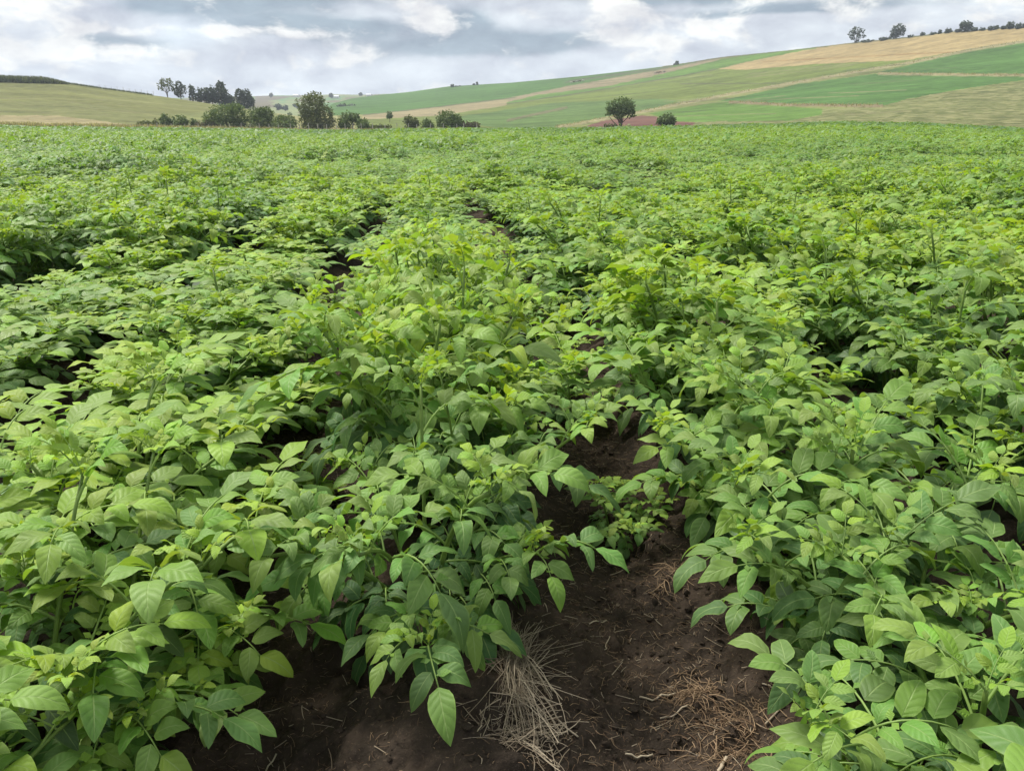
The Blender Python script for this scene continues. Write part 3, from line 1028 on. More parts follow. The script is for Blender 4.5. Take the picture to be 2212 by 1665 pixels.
tag(fo, kind='stuff')
print('MASS TRIS', len(fo.data.polygons), 'PLANTS', len(PLANTS))

# ------------------------------------------------------------------ soil litter near the camera
def fibre(a, p, length, width, azm, curl, rise, rnd, segs=3):
    """one flat bent straw or root"""
    pts = []
    x, y, z = p
    an = azm
    for i in range(segs + 1):
        pts.append((x, y, z))
        x += math.cos(an) * length / segs
        y += math.sin(an) * length / segs
        z += rise[min(i, len(rise) - 1)] * length / segs
        an += curl / segs
    V, Fc = tube(pts, [width * (1 - .3 * i / segs) for i in range(segs + 1)], 3, False)
    a.add(V, Fc, None, rnd)

rl = random.Random(21)
fr_, ro_ = Acc(), Acc()
def soil_spot():
    """a place in one of the two bare furrows"""
    if rl.random() < .62:
        Y = rl.uniform(1.05, 4.2) ** 1.0
        return float(FR(Y)) + rl.gauss(0, .20), Y
    Y = rl.uniform(1.05, 4.2)
    return float(FL(Y)) + rl.gauss(0, .20), Y
spots = np.array([soil_spot() for _ in range(15000)])
zs = soil_height(spots[:, 0], spots[:, 1])
for (x, y), z in zip(spots, zs):
    t = rl.random()
    if t < .88:
        fibre(ro_, (x, y, z + .003), .006 + .035 * rl.random() ** 2, rl.uniform(.0003, .0007), rl.uniform(0, 6.28), rl.uniform(-2, 2), [rl.uniform(0, .4), -.2], rl.random() ** 1.5)
    else:
        fibre(fr_, (x, y, z + .005), .010 + .045 * rl.random() ** 2, rl.uniform(.0006, .0013), rl.uniform(0, 6.28), rl.uniform(-.5, .5), [rl.uniform(-.05, .2)], rl.uniform(0, .8))
tag(link('root_litter', ro_.mesh('root_litter'), None, M_ROOT), kind='stuff')
tag(link('straw_litter', fr_.mesh('straw_litter'), None, M_STRAW), kind='stuff')

# soil crumbs
cl = Acc()
ico = bmesh.new()
bmesh.ops.create_icosphere(ico, subdivisions=1, radius=1)
IV = np.array([v.co[:] for v in ico.verts])
IF = np.array([[v.index for v in f.verts] for f in ico.faces])
ico.free()
spots = np.array([soil_spot() for _ in range(6000)])
zs = soil_height(spots[:, 0], spots[:, 1])
for (x, y), z in zip(spots, zs):
    s_ = .0018 + .009 * rl.random() ** 5
    cl.add(IV * np.array([rl.uniform(.7, 1.2), rl.uniform(.7, 1.2), rl.uniform(.5, .9)]) * (1 + .25 * rng.standard_normal((len(IV), 1))) * s_ + np.array([x, y, z + s_ * .3]), IF)
tag(link('soil_crumbs', cl.mesh('soil_crumbs', False), None, M_SOIL), kind='stuff')

def dry_clump(name, px, py, n, spread, length, label, upright, lean_az=None, mat=M_STRAW, curl=.9):
    X, Y = on_plane(px, py, .05)
    z = float(soil_height(X, Y))
    root = bpy.data.objects.new(name, None)
    root.location = (X, Y, z)
    root.empty_display_size = .1
    COL.objects.link(root)
    tag(root, label, 'dry grass', 'tufts of dead grass on the soil')
    a = Acc()
    for _ in range(n):
        ox, oy = rl.gauss(0, spread), rl.gauss(0, spread * (1 if lean_az is None else 2.6))
        zz = float(soil_height(X + ox, Y + oy)) - z
        azm = rl.uniform(0, 6.28) if lean_az is None or rl.random() < .12 else rl.gauss(lean_az, .28) + (math.pi if rl.random() < .35 else 0)
        up = rl.uniform(.1, 1) * upright
        fibre(a, (ox, oy, zz + .003), length * rl.uniform(.3, 1.2), rl.choice([.0004, .0006, .0008, .0011, .0015]), azm, rl.gauss(0, curl), [up, up * .3, -up * .5, -up * .8], rl.random(), 4)
    b = link('blades', a.mesh('blades'), root, mat)
    b['kind'] = 'stuff'

dry_clump('dry_grass_tuft', 1115, 1510, 480, .014, .16, 'bleached straw tuft with long blades beside the front plant of the middle row', .55, 1.7, M_STRAW, .35)
dry_clump('dry_grass_tuft', 1125, 1635, 260, .040, .08, 'flattened pile of pale straw below the standing tuft at the picture edge', .2, None, M_STRAW, .8)
dry_clump('dry_grass_tuft', 1500, 1480, 210, .032, .055, 'small tangle of pale rootlets on bare soil beneath a stalk of straw', .5, None, M_ROOT)
dry_clump('dry_grass_tuft', 1590, 1570, 320, .055, .06, 'wide mat of brown rootlets in the bare furrow, near the right row', .4, None, M_ROOT)
dry_clump('dry_grass_tuft', 1450, 1245, 90, .03, .07, 'small brown root clump between middle row and right row', .6, None, M_ROOT)
dry_clump('dry_grass_tuft', 660, 965, 120, .07, .16, 'bent dry stalks on the soil left of the middle row', .25)
dry_clump('dry_grass_tuft', 700, 1075, 160, .07, .09, 'brown dead grass under the leaves left of the middle row', .3)

def stalk(px, py, length, az_deg, r_, label):
    X, Y = on_plane(px, py, .03)
    z = float(soil_height(X, Y))
    a = Acc()
    an = math.radians(az_deg)
    segs = 6
    pts = []
    for i in range(segs + 1):
        t = (i / segs - .5) * length
        x, y = math.cos(an) * t + .004 * math.sin(i * 1.3), math.sin(an) * t + .004 * math.cos(i)
        pts.append((x, y, float(soil_height(X + x, Y + y)) - z + .006))
    pts[-1] = (pts[-1][0], pts[-1][1], max(pts[-1][2], pts[-2][2]))
    V, Fc = tube(pts, [r_] * (segs + 1), 5)
    a.add(V, Fc, None, rl.uniform(.45, .95))
    o = link('straw_stalk', a.mesh('straw_stalk'), None, M_STRAW)
    o.location = (X, Y, z)
    tag(o, label, 'straw', 'straw stalks lying on the bare soil')

stalk(1420, 1493, .085, 12, .0024, 'short pale straw pointing at the rootlet tangle on bare soil')
stalk(1455, 1530, .055, -2, .0020, 'short straw lying level just below the rootlet tangle')
stalk(1690, 1580, .10, 22, .0024, 'long straw under the lowest leaves of the right row')
stalk(1675, 1535, .07, -38, .0022, 'straw slanting down between root mat and right row')
stalk(1380, 1620, .06, 15, .0022, 'bent straw lying in the middle of the bare furrow near the bottom')
stalk(1190, 1580, .17, -55, .0020, 'long thin straw sticking out of the flattened straw pile')
stalk(1560, 1650, .05, 60, .0040, 'broad pale husk on the soil at the bottom edge')
stalk(1310, 1400, .07, 75, .0013, 'thin straw standing along the furrow beside the front plant')
stalk(605, 1250, .09, 100, .0017, 'pale upright straw left of the front plant in the left furrow')
stalk(575, 1630, .06, 80, .0018, 'pale straw on dark soil left of the large front leaf')
stalk(1290, 1355, .06, 40, .0016, 'straw slanting over soil just right of the front plant')

# ------------------------------------------------------------------ trees, bushes
CM = {
    'dark': crown_material('dark foliage', (.055, .092, .034), (.150, .210, .072)),
    'mid': crown_material('green foliage', (.062, .105, .036), (.160, .220, .072)),
    'olive': crown_material('olive foliage', (.068, .092, .036), (.160, .185, .070)),
    'conifer': crown_material('blue green foliage', (.032, .048, .034), (.085, .112, .070)),
    'brown': crown_material('dry brown foliage', (.085, .080, .045), (.155, .140, .080)),
}

def crown_mesh(lobes, n, leaf, rs_, droop=0.0):
    """leaf clumps spread through the lobes' volume (lobe: centre x,y,z and radii)"""
    a = Acc()
    tot = sum(l[3] * l[5] for l in lobes)
    VV, RR = [], []
    for (x, y, z, rx, ry, rz) in lobes:
        m = max(8, int(n * rx * rz / tot))
        d = rs_.normal(size=(m, 3))
        d /= np.linalg.norm(d, axis=1)[:, None]
        rad = rs_.uniform(.35, 1.06, m) ** .55
        bump = .62 + .75 * np.array(fbm(np.arctan2(d[:, 1], d[:, 0]) * 2 + 10 + x, d[:, 2] * 3 + 7 + z, 77, 2))
        c = d * (rad * bump)[:, None] * np.array([rx, ry, rz]) + np.array([x, y, z])
        an = rs_.uniform(0, 6.28, m)
        tl = rs_.uniform(-.9, .9, m) - droop
        L_ = leaf * rs_.uniform(.6, 1.4, m)
        ex = np.stack([np.cos(an) * np.cos(tl), np.sin(an) * np.cos(tl), np.sin(tl)], 1) * L_[:, None]
        rb = rs_.normal(size=(m, 3))
        ey = np.cross(ex, rb)
        ey = ey / (np.linalg.norm(ey, axis=1)[:, None] + 1e-9) * (L_ * .55)[:, None]
        VV.append(np.stack([c - ex, c - ey, c + ex, c + ey], 1).reshape(-1, 3))
        RR.append(np.repeat(np.clip(rs_.uniform(.15, .45, m) + .4 * rad * (d[:, 2] > -.2), 0, 1), 4))  # random tone plus painted light: outer and upper clumps lighter, undersides darker
    V = np.concatenate(VV)
    b0 = np.arange(len(V) // 4) * 4
    Fc = np.concatenate([np.stack([b0, b0 + 1, b0 + 2], 1), np.stack([b0, b0 + 2, b0 + 3], 1)])
    a.add(V, Fc, None, np.concatenate(RR))
    return a.mesh('crown', False)

rt = np.random.default_rng(9)
def tree(name, px, ytop, ybase, wpx, d, col, label, shape='round', cat='tree', group=None, dens=1.0, trunk=0.12, lobes_px=None, limbs=0):
    """a tree whose base stands at picture place (px, ybase) at distance d, its crown as wide and high as seen there"""
    p = at_depth(px, ybase, d)
    u = d / (F / CP)                       # metres per picture unit there
    hh = (ybase - ytop) * u
    ww = wpx * u
    root = bpy.data.objects.new(name, None)
    root.location = (p.x, p.y, p.z - .15)
    root.empty_display_size = .5
    COL.objects.link(root)
    tag(root, label, cat, group)
    lobes = []
    if lobes_px:
        for (lx, ly, lw, lh) in lobes_px:
            lobes.append(((lx - px) * u, rt.uniform(-.15, .15) * ww, (ybase - ly) * u, lw * u / 2, lw * u / 2 * .9, lh * u / 2))
    elif shape == 'round':
        cz = hh * (.5 + trunk * .5)
        lobes.append((0, 0, cz, ww * .42, ww * .42, hh * (.5 - trunk * .45)))
        for _ in range(5):
            a_ = rt.uniform(0, 6.28)
            lobes.append((math.cos(a_) * ww * .27, math.sin(a_) * ww * .27, cz + rt.uniform(-.22, .22) * hh, ww * rt.uniform(.18, .26), ww * .22, hh * rt.uniform(.18, .27)))
    elif shape == 'cone':
        for i in range(6):
            t = i / 5
            lobes.append((rt.uniform(-.06, .06) * ww, 0, hh * (trunk + (1 - trunk) * (.1 + .82 * t)), ww * (.50 - .38 * t), ww * (.5 - .38 * t), hh * (.20 - .06 * t)))
    elif shape == 'low':
        for i in range(5):
            lobes.append((ww * (i / 4 - .5) * .8, rt.uniform(-.1, .1) * ww, hh * rt.uniform(.3, .5), ww * .17, ww * .2, hh * rt.uniform(.35, .5)))
    leaf = max(.10, d * .00125)
    area = sum(l[3] * l[5] for l in lobes)
    n = int(max(60, min(5200, dens * 6.5 * area / (leaf * leaf * .55))))
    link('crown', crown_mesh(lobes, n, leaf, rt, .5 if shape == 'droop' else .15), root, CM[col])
    a = Acc()
    r0 = max(.06, ww * .028)
    top = hh * .7
    V, Fc = tube([(0, 0, -.3), (.02 * ww, 0, hh * .2), (-.01 * ww, .01 * ww, hh * .45), (0, 0, top)], [r0 * 1.3, r0, r0 * .75, r0 * .3], 6)
    a.add(V, Fc)
    link('trunk', a.mesh('trunk'), root, M_BARK)
    for i in range(limbs):
        l = lobes[i % len(lobes)]
        st = (rt.uniform(-.03, .03) * ww, 0, hh * rt.uniform(.02, .30))
        en = (l[0] + rt.uniform(-.3, .3) * l[3], l[1], l[2] + l[5] * rt.uniform(0, .5))
        mid = tuple(st[q] * .5 + en[q] * .5 + (.05 * ww * (1 if q == 0 else 0)) * (1 if en[0] > 0 else -1) for q in range(3))
        V, Fc = tube([st, mid, en], [r0 * .6, r0 * .45, r0 * .15], 5)
        b = Acc()
        b.add(V, Fc)
        link('limb', b.mesh('limb'), root, M_BARK)
    return root

HEDGE = 'bushes and trees along the far fence'
EYB = 282
for args in (
    ('bush', 322, 256, EYB, 46, 176, 'olive', 'low straggling olive bush, first at the left end of the fence bushes', 'low'),
    ('bush', 360, 245, EYB, 29, 172, 'dark', 'small dark rounded bush near the left end of the fence', 'round'),
    ('bush', 391, 249, EYB, 40, 172, 'mid', 'bright green spreading bush next to the small dark rounded bush', 'round'),
    ('bush', 420, 256, EYB, 20, 174, 'mid', 'tiny green bush between the bright bush and a grey thicket', 'round'),
    ('bush', 447, 259, EYB, 42, 174, 'brown', 'grey brown thicket at the foot of the wide drooping tree', 'low'),
):
    tree(*args, cat='bush', group=HEDGE, trunk=.02)
tree('drooping_tree', 490, 225, EYB, 92, 176, 'mid', 'wide drooping green tree, widest of those behind the fence', group=HEDGE, trunk=.0,
     lobes_px=[(470, 258, 52, 44), (493, 246, 60, 42), (515, 252, 48, 50), (490, 266, 90, 30), (512, 234, 34, 20), (455, 266, 28, 30)])
tree('drooping_tree', 565, 233, EYB, 62, 176, 'mid', 'drooping green tree between the widest tree and the tall one', group=HEDGE, trunk=.0,
     lobes_px=[(558, 252, 40, 38), (580, 248, 34, 36), (568, 264, 62, 34), (570, 243, 26, 20)])
tree('drooping_tree', 618, 248, EYB, 52, 174, 'mid', 'smaller drooping tree standing left of the tall dense tree', group=HEDGE, trunk=.0,
     lobes_px=[(610, 262, 32, 28), (626, 264, 32, 30), (618, 270, 50, 24)])
tree('broadleaf_tree', 688, 202, EYB, 86, 178, 'olive', 'tall dense dark tree with two domes, tallest behind the fence', group=HEDGE, trunk=.0,
     lobes_px=[(678, 232, 62, 56), (682, 218, 46, 32), (706, 250, 46, 48), (672, 254, 44, 48), (690, 262, 72, 36), (660, 240, 24, 36), (690, 271, 82, 24)])
for args in (
    ('bush', 752, 242, EYB, 46, 176, 'mid', 'dark green bush against the right side of the tall tree', 'round'),
    ('bush', 774, 244, EYB - 8, 14, 186, 'dark', 'small dark treetop showing over the bush right of the tall tree', 'round'),
    ('bush', 786, 255, EYB, 32, 175, 'mid', 'small green bush, second right of the tall tree', 'round'),
    ('bush', 822, 264, EYB, 42, 174, 'olive', 'very low olive scrub in the gap below the lone field tree', 'low'),
    ('bush', 890, 250, EYB, 38, 174, 'olive', 'rounded olive bush, left one of the close pair in mid fence', 'round'),
    ('bush', 923, 256, EYB, 32, 174, 'mid', 'smaller green bush, right one of the close pair in mid fence', 'round'),
):
    tree(*args, cat='bush', group=HEDGE, trunk=.02)
tree('drooping_tree', 970, 240, EYB, 58, 174, 'mid', 'drooping yellow green tree at the right end of the fence trees', group=HEDGE, trunk=.0,
     lobes_px=[(966, 256, 42, 34), (985, 262, 34, 32), (958, 266, 30, 30), (974, 268, 58, 26)])
tree('bush', 1016, 258, EYB, 38, 174, 'brown', 'brownish bush, last on the right of the fence bushes', 'low', 'bush', HEDGE, trunk=.02)

tree('broadleaf_tree', 1341, 208, 278, 66, 168, 'dark', 'lone leafy tree with bare stems standing on red soil', group=None, trunk=.3, dens=.75, limbs=9,
     lobes_px=[(1340, 224, 40, 26), (1326, 232, 38, 26), (1356, 230, 32, 30), (1342, 240, 56, 24), (1318, 240, 22, 20), (1361, 244, 22, 22), (1334, 250, 24, 14), (1310, 247, 10, 8)])
tree('bush', 1440, 246, 279, 46, 164, 'dark', 'dense ball shaped bush right of the tree on red soil', 'round', 'bush', None, trunk=.0, dens=1.5)
tree('bush', 1318, 264, 278, 26, 166, 'olive', 'small low bush at the foot of the tree on red soil', 'low', 'bush', None, trunk=.0)
tree('broadleaf_tree', 842, 241, 262, 16, 290, 'dark', 'small lone tree standing in the pale valley field', trunk=.2)

SKY_T = 'trees on the crest of the left hill'
tree('broadleaf_tree', 362, 170, 211, 33, 350, 'olive', 'open crowned tree with bare forking limbs, first on the left crest', group=SKY_T, trunk=.3, dens=.42, limbs=9,
     lobes_px=[(362, 181, 24, 18), (352, 190, 14, 16), (371, 188, 14, 18), (357, 178, 12, 12), (368, 178, 12, 12), (376, 192, 8, 10)])
tree('broadleaf_tree', 391, 177, 213, 27, 352, 'conifer', 'leaning grey tree beside the open crowned one on the crest', group=SKY_T, trunk=.15, dens=.7, limbs=4,
     lobes_px=[(391, 187, 17, 20), (384, 198, 14, 20), (398, 194, 14, 18), (388, 204, 18, 14)])
tree('conifer_tree', 417, 187, 219, 18, 352, 'conifer', 'narrow dark tree standing alone in the gap on the crest', group=SKY_T, trunk=.1, dens=.8,
     lobes_px=[(414, 197, 12, 22), (419, 196, 12, 16), (414, 209, 11, 18), (422, 205, 8, 10)])
for args in (
    ('conifer_tree', 441, 190, 222, 34, 356, 'conifer', 'low broad dark tree at the left end of the crest clump', [(441, 204, 26, 26), (432, 212, 18, 18), (448, 210, 24, 22)]),
    ('conifer_tree', 459, 187, 225, 30, 358, 'conifer', 'dark tree in the middle of the crest clump', [(459, 203, 22, 30), (452, 212, 20, 22), (466, 210, 20, 24)]),
    ('conifer_tree', 480, 177, 229, 46, 360, 'conifer', 'tallest pointed dark tree of the crest clump', [(479, 188, 18, 20), (478, 200, 28, 26), (488, 204, 22, 24), (478, 214, 34, 24), (495, 217, 20, 20)]),
    ('conifer_tree', 500, 206, 234, 22, 360, 'conifer', 'short dark tree at the right end of the crest clump', [(500, 217, 20, 20), (496, 224, 24, 18)]),
    ('conifer_tree', 530, 194, 240, 44, 370, 'conifer', 'separate blue dark tree lower down the crest, right of the clump', [(522, 207, 20, 24), (534, 208, 24, 24), (530, 222, 40, 30), (541, 220, 20, 24)]),
):
    tree(*args[:8], group=SKY_T, trunk=.0, dens=1.2, lobes_px=args[8])

FAR_T = 'small far trees in the valley and on the horizon'
for args in (
    ('broadleaf_tree', 586, 201, 210, 9, 1350, 'conifer', 'tiny single tree on the far horizon right of the crest trees', 'round'),
    ('bush', 602, 224, 238, 18, 800, 'conifer', 'far rounded bush in the valley, left one of a touching pair', 'round'),
    ('bush', 617, 228, 239, 14, 800, 'conifer', 'far rounded bush in the valley, right one of a touching pair', 'round'),
    ('bush', 641, 225, 234, 15, 900, 'conifer', 'far bush in the valley, left of the tall fence tree', 'round'),
    ('bush', 627, 242, 253, 11, 520, 'dark', 'dot like bush low in the valley above the fence trees', 'round'),
    ('bush', 612, 246, 253, 14, 520, 'dark', 'thin low scrub low in the valley above the fence trees', 'low'),
    ('bush', 741, 225, 245, 26, 640, 'conifer', 'grey far trees low on the green hill, left half', 'round'),
    ('bush', 762, 226, 245, 28, 640, 'conifer', 'grey far trees low on the green hill, right half', 'round'),
    ('bush', 779, 201, 207, 9, 1400, 'conifer', 'tiny rounded tree on the far horizon above the green hill', 'round'),
    ('bush', 716, 202, 212, 12, 1300, 'conifer', 'far horizon bush just right of the tall fence tree', 'round'),
    ('bush', 977, 182, 189, 9, 830, 'conifer', 'tiny tree on the green hill crest, left of its neighbours', 'round'),
    ('bush', 990, 185, 189, 12, 830, 'conifer', 'tiny low scrub on the green hill crest', 'low'),
    ('conifer_tree', 1031, 178, 187, 7, 810, 'conifer', 'tiny pointed tree on the green hill crest', 'cone'),
    ('bush', 1024, 180, 187, 5, 812, 'conifer', 'speck like bush left of the tiny pointed tree', 'round'),
    ('bush', 1050, 183, 186, 12, 800, 'conifer', 'low scrub right of the tiny pointed tree', 'low'),
    ('conifer_tree', 1462, 133, 144, 17, 690, 'conifer', 'small dark clump alone on the long right ridge', 'cone'),
):
    tree(*args, cat='tree' if 'tree' in args[0] else 'bush', group=FAR_T, trunk=.0)

RIDGE = 'trees and bushes along the right ridge'
tree('broadleaf_tree', 1849, 60, 94, 38, 576, 'conifer', 'open crowned tree with clear gaps, first on the right ridge', group=RIDGE, trunk=.3, dens=.6, limbs=6,
     lobes_px=[(1848, 69, 22, 14), (1839, 74, 14, 14), (1858, 73, 16, 14), (1842, 82, 12, 10), (1861, 81, 9, 8), (1851, 80, 10, 8), (1849, 91, 12, 6)])
tree('broadleaf_tree', 1937, 55, 84, 31, 556, 'conifer', 'round wind swept tree, second on the right ridge', group=RIDGE, trunk=.15, dens=.9, limbs=5,
     lobes_px=[(1938, 64, 26, 18), (1930, 72, 16, 16), (1944, 70, 18, 16), (1932, 79, 20, 8)])
for i, (x, yt, w_, lab) in enumerate((
    (1880, 86, 36, 'long low bush on the ridge between its two big trees'), (1912, 80, 24, 'low bush at the left foot of the wind swept tree'),
    (1968, 76, 18, 'low bush just right of the wind swept tree'), (1993, 70, 10, 'small pointed bush on the ridge right of the wind swept tree'),
    (2016, 70, 16, 'low thin bush in the middle of the ridge line'), (2030, 66, 8, 'small upright bush in the middle of the ridge line'),
    (2048, 63, 16, 'bush left of the big dark ridge bush'), (2070, 63, 16, 'bush touching the left side of the big dark ridge bush'),
    (2085, 47, 28, 'big dark spiky bush on the ridge'), (2104, 60, 14, 'bush touching the right side of the big dark ridge bush'),
    (2122, 60, 14, 'low bush, second right of the big dark ridge bush'), (2145, 55, 22, 'wide bush near the right end of the ridge'),
    (2168, 56, 12, 'small bush near the right end of the ridge'), (2182, 48, 18, 'taller bush near the right end of the ridge'), (2205, 49, 22, 'last bush on the ridge at the picture edge'))):
    yb = float(np.interp(x, KX, KY2)) + 2
    tree('bush', x, yt, yb, w_, float(np.interp(x, KX, KD2)) - 2, 'conifer', lab, 'low' if w_ > 20 and i != 8 else 'round', 'bush', RIDGE, trunk=.0)

# ------------------------------------------------------------------ fences
def fence(label, posts, h, r_, group=None):
    root = bpy.data.objects.new('wire_fence', None)
    COL.objects.link(root)
    tag(root, label, 'fence')
    for (p, s_) in posts:
        V, Fc = tube([(0, 0, -.3), (0, 0, h * .5), (rt.uniform(-.05, .05), 0, h * s_)], [r_, r_, r_ * .9], 6)
        a = Acc()
        a.add(V, Fc)
        o = link('post', a.mesh('post', False), root, M_POST)
        o.location = p
    for zz in (.35, .65, .92):
        pts = [(p.x, p.y - r_, p.z + h * zz) for p, s_ in posts]
        V, Fc = tube(pts, [.006] * len(pts), 3, False)
        a = Acc()
        a.add(V, Fc)
        link('wire', a.mesh('wire'), root, M_WIRE)

px_posts = [250, 285, 320, 341, 372, 400, 429, 452, 478, 497, 522, 541, 561, 582, 602, 628, 648, 667, 687, 706, 728, 746, 763, 781, 805, 832, 858, 883, 900, 930, 958, 987, 1002, 1030]
fence('weathered wooden post and wire fence along the far edge of the field', [(at_depth(x, 281.5, 165), rt.uniform(.85, 1.12)) for x in px_posts], 1.25, .075)
fence('thin post fence running along the crest of the left hill', [(at_depth(x, float(np.interp(x, KX, KY2)) + .8, float(np.interp(x, KX, KD2)) - 1), rt.uniform(.8, 1.2)) for x in range(215, 345, 13)], 1.6, .08)
bank = [(560, 486), (640, 471), (720, 455), (800, 438), (870, 424), (930, 412), (1020, 397), (1120, 379), (1240, 357), (1340, 340), (1450, 321), (1560, 301)]
fence('row of thin posts climbing the grassy bank on the right hill', [(land_at(1106 + u / 2, v / 2 - .5), rt.uniform(.8, 1.1)) for u, v in bank], 1.3, .07)

# ------------------------------------------------------------------ grasses
def tufts(name, pts, h, n, mat):
    m = len(pts)
    a = Acc()
    for q in range(n):
        an = rt.uniform(0, 6.28, m)
        hh = h * rt.uniform(.5, 1.2, m)
        ox = rt.normal(0, .25, (m, 2))
        b = pts + np.stack([ox[:, 0], ox[:, 1], np.full(m, -.05)], 1)
        sd_ = np.stack([np.cos(an), np.sin(an), np.zeros(m)], 1) * (np.mean(h) * .16)
        tip = b + np.stack([np.cos(an + 1.3) * hh * .4, np.sin(an + 1.3) * hh * .4, hh], 1)
        V = np.stack([b - sd_, b + sd_, tip], 1).reshape(-1, 3)
        a.add(V, np.arange(m * 3).reshape(-1, 3), None, np.repeat(rt.uniform(0, 1, m), 3))
    tag(link(name, a.mesh(name, False), None, mat), kind='stuff')

def land_np(px, py):
    out = np.empty((len(px), 3))
    for i in range(len(px)):
        out[i] = land_at(px[i], py[i])[:]
    return out

gx = rt.uniform(-60, 1060, 3800)
gd = 161.5 + rt.uniform(0, 1, 3800) ** 1.5 * 9
dens = fbm(gx * .03, gd * .5, 14, 2)
sel = dens > .38
gp = []
for x, d in zip(gx[sel], gd[sel]):
    t_ = np.clip((d - (np.interp(x, EX, ED) + 1)) / (np.interp(x, KX, KD1) - np.interp(x, EX, ED) - 1), 0, 1) * .18
    y, dd = land_point(np.array([x]), np.array([t_]))
    gp.append(at_depth(float(x), float(y[0]), float(dd[0]))[:])
tufts('verge_grass', np.array(gp), .75, 3, M_DRY)
bx = []
for (path, hw, c, tf) in BANDS[:3]:
    for (x1, y1), (x2, y2) in zip(path[:-1], path[1:]):
        m = int(abs(x2 - x1) * 1.1)
        for t_ in rt.uniform(0, 1, m):
            bx.append((x1 + (x2 - x1) * t_, y1 + (y2 - y1) * t_ + rt.normal(0, 1.1)))
bx = np.array(bx)
tufts('bank_grass', land_np(bx[:, 0], bx[:, 1]), 1.0, 2, M_DRY)
mx_ = rt.uniform(-300, 146, 2600)
mp = np.array([at_depth(float(x), float(np.interp(x, KX, KY2)) + rt.uniform(-.3, 1.5), float(np.interp(x, KX, KD2)) - rt.uniform(-3, 5))[:] for x in mx_])
M_MAIZE = crown_material('maize', (.075, .100, .045), (.14, .16, .07))
tufts('maize_crop', mp, np.interp(mx_, [-300, 100, 146], [2.6, 2.2, .5]), 4, M_MAIZE)
mx_ = rt.uniform(146, 330, 500)
mp = np.array([at_depth(float(x), float(np.interp(x, KX, KY2)) + .6, float(np.interp(x, KX, KD2)) - rt.uniform(-2, 2))[:] for x in mx_])
tufts('crest_grass', mp, .8, 3, M_MAIZE)

# ------------------------------------------------------------------ grazing cattle and far houses
def cow_mesh():
    me = bpy.data.meshes.new('cow_cage')
    P_ = [(0, 0, 1.15), (.45, 0, 1.18), (.85, 0, 1.15), (1.15, 0, 1.12), (1.42, 0, .95), (1.62, 0, .62), (-.45, 0, 1.15), (-.75, 0, 1.18), (-.86, 0, .8),
          (.62, .2, .75), (.62, .2, .04), (.62, -.2, .75), (.62, -.2, .04), (-.66, .2, .78), (-.70, .2, .04), (-.66, -.2, .78), (-.70, -.2, .04)]
    E_ = [(0, 1), (1, 2), (2, 3), (3, 4), (4, 5), (0, 6), (6, 7), (7, 8), (1, 9), (9, 10), (1, 11), (11, 12), (6, 13), (13, 14), (6, 15), (15, 16)]
    Rr = [.36, .36, .30, .20, .14, .08, .35, .26, .04, .13, .06, .13, .06, .15, .06, .15, .06]
    me.from_pydata(P_, E_, [])
    o = bpy.data.objects.new('cow_cage', me)
    COL.objects.link(o)
    sk = o.modifiers.new('skin', 'SKIN')
    for v, r_ in zip(me.skin_vertices[0].data, Rr):
        v.radius = (r_, r_)
    me.skin_vertices[0].data[0].use_root = True
    o.modifiers.new('sub', 'SUBSURF').levels = 1
    dg = bpy.context.evaluated_depsgraph_get()
    out = bpy.data.meshes.new_from_object(o.evaluated_get(dg))
    bpy.data.objects.remove(o)
    bpy.data.meshes.remove(me)
    out.name = 'cow'
    return out

COW = cow_mesh()
CC = {'white': plain_material('pale hide', (.55, .50, .42), (.42, .36, .28), 2.0, .8, 0), 'brown': plain_material('brown hide', (.09, .05, .03), (.13, .075, .045), 2.0, .8, 0),
      'pied': plain_material('pied hide', (.05, .04, .035), (.5, .46, .4), 1.4, .8, 0)}
for px, py, cname, rz, lab in (
    (1415, 160.5, 'white', .2, 'pale cow grazing at the left of the upper herd'), (1421, 160, 'brown', 2.9, 'brown cow next to the pale cow of the upper herd'),
    (1426, 159.3, 'brown', .1, 'dark brown cow in the middle of the upper herd'), (1434, 157.8, 'pied', .5, 'pied cow standing apart at the right of the upper herd'),
    (1234, 181.2, 'white', .3, 'pale cow at the left end of the lower herd'), (1240, 180, 'brown', 3.0, 'brown cow second in the lower herd'),
    (1246, 179, 'pied', .2, 'pied cow in the middle of the lower herd'), (1252, 178.2, 'brown', .4, 'brown cow near the right end of the lower herd'), (1259, 177, 'white', .1, 'pale cow at the right end of the lower herd')):
    me = COW.copy()
    me.materials.clear()
    me.materials.append(CC[cname])
    o = link('cow', me)
    o.location = land_at(px, py)
    o.rotation_euler = (0, 0, rz)
    tag(o, lab, 'cow', 'cattle grazing on the right hill')

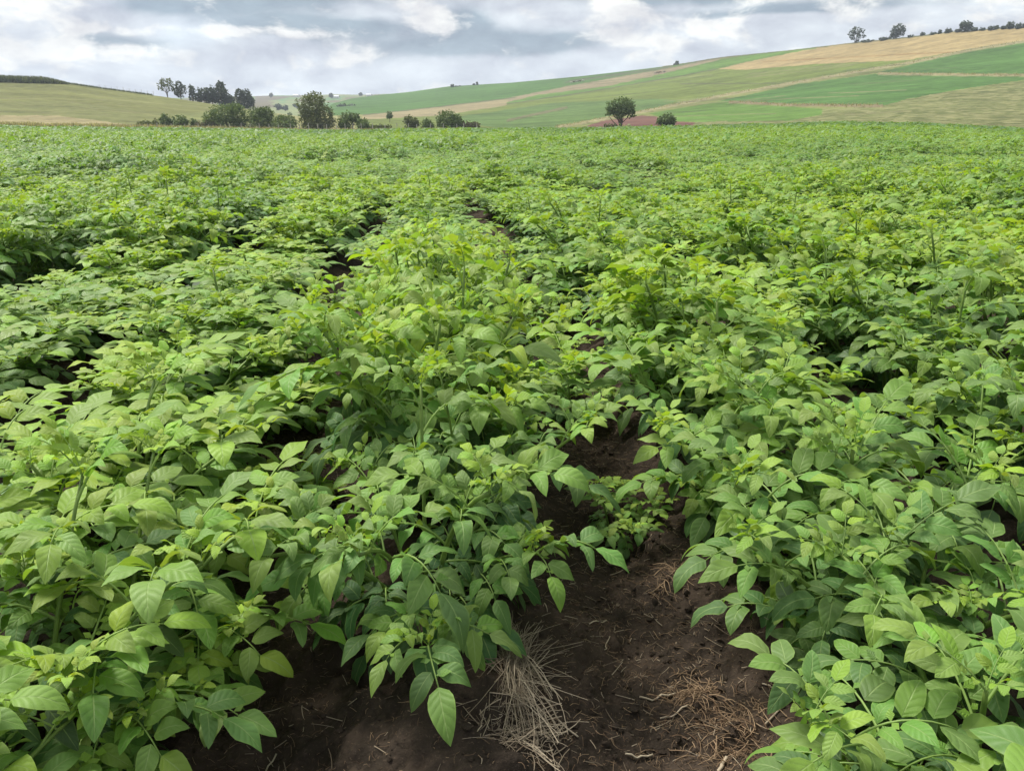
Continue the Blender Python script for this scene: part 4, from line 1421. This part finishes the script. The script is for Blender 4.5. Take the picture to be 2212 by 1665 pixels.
M_WALL = plain_material('limewashed wall', (.55, .55, .52), (.65, .65, .62), .5, .8, 0)
M_ROOF = plain_material('sheet roof', (.40, .42, .44), (.50, .52, .54), .5, .5, 0)
for px, t_, wd, lab in ((640, .93, 9, 'tiny pale house with sheet roof on the far slope left of the tall tree'), (727, .85, 8, 'tiny pale house on the far slope right of the tall tree'), (797, .93, 8, 'tiny pale house on the far horizon above the green hill')):
    y, d = far_point(np.array([float(px)]), np.array([t_]))
    p = at_depth(px, float(y[0]), float(d[0]))
    root = bpy.data.objects.new('house', None)
    root.location = p
    COL.objects.link(root)
    tag(root, lab, 'house', 'farm houses on the far slope')
    hw, dp, hh = wd / 2, 4.0, 2.8
    V = np.array([(-hw, -dp, -1), (hw, -dp, -1), (hw, dp, -1), (-hw, dp, -1), (-hw, -dp, hh), (hw, -dp, hh), (hw, dp, hh), (-hw, dp, hh)])
    Fq = np.array([(0, 1, 5, 4), (1, 2, 6, 5), (2, 3, 7, 6), (3, 0, 4, 7)])
    link('wall', mesh_np('wall', V, Fq, None, False), root, M_WALL)
    e = .5
    V = np.array([(-hw - e, -dp - e, hh - .1), (hw + e, -dp - e, hh - .1), (hw + e, 0, hh + 1.9), (-hw - e, 0, hh + 1.9), (hw + e, dp + e, hh - .1), (-hw - e, dp + e, hh - .1)])
    Fq = np.array([(0, 1, 2, 3), (3, 2, 4, 5)])
    link('roof', mesh_np('roof', V, Fq, None, False), root, M_ROOF)

# ------------------------------------------------------------------ haze
HAZE = 0.00024
hv, t = new_mat('haze')
pv = t.n('ShaderNodeVolumePrincipled', {'Color': (.80, .88, 1.0, 1), 'Density': HAZE, 'Anisotropy': 0.2})
t.link(pv.outputs[0], t.n('ShaderNodeOutputMaterial').inputs['Volume'])
bm = bmesh.new()
bmesh.ops.create_cube(bm, size=1.0)
for v in bm.verts:
    v.co = Vector((v.co.x * 4400, 950 + v.co.y * 2300, -60 + (v.co.z + .5) * 175))
me = bpy.data.meshes.new('haze')
bm.to_mesh(me)
bm.free()
tag(link('haze', me, None, hv), kind='stuff')
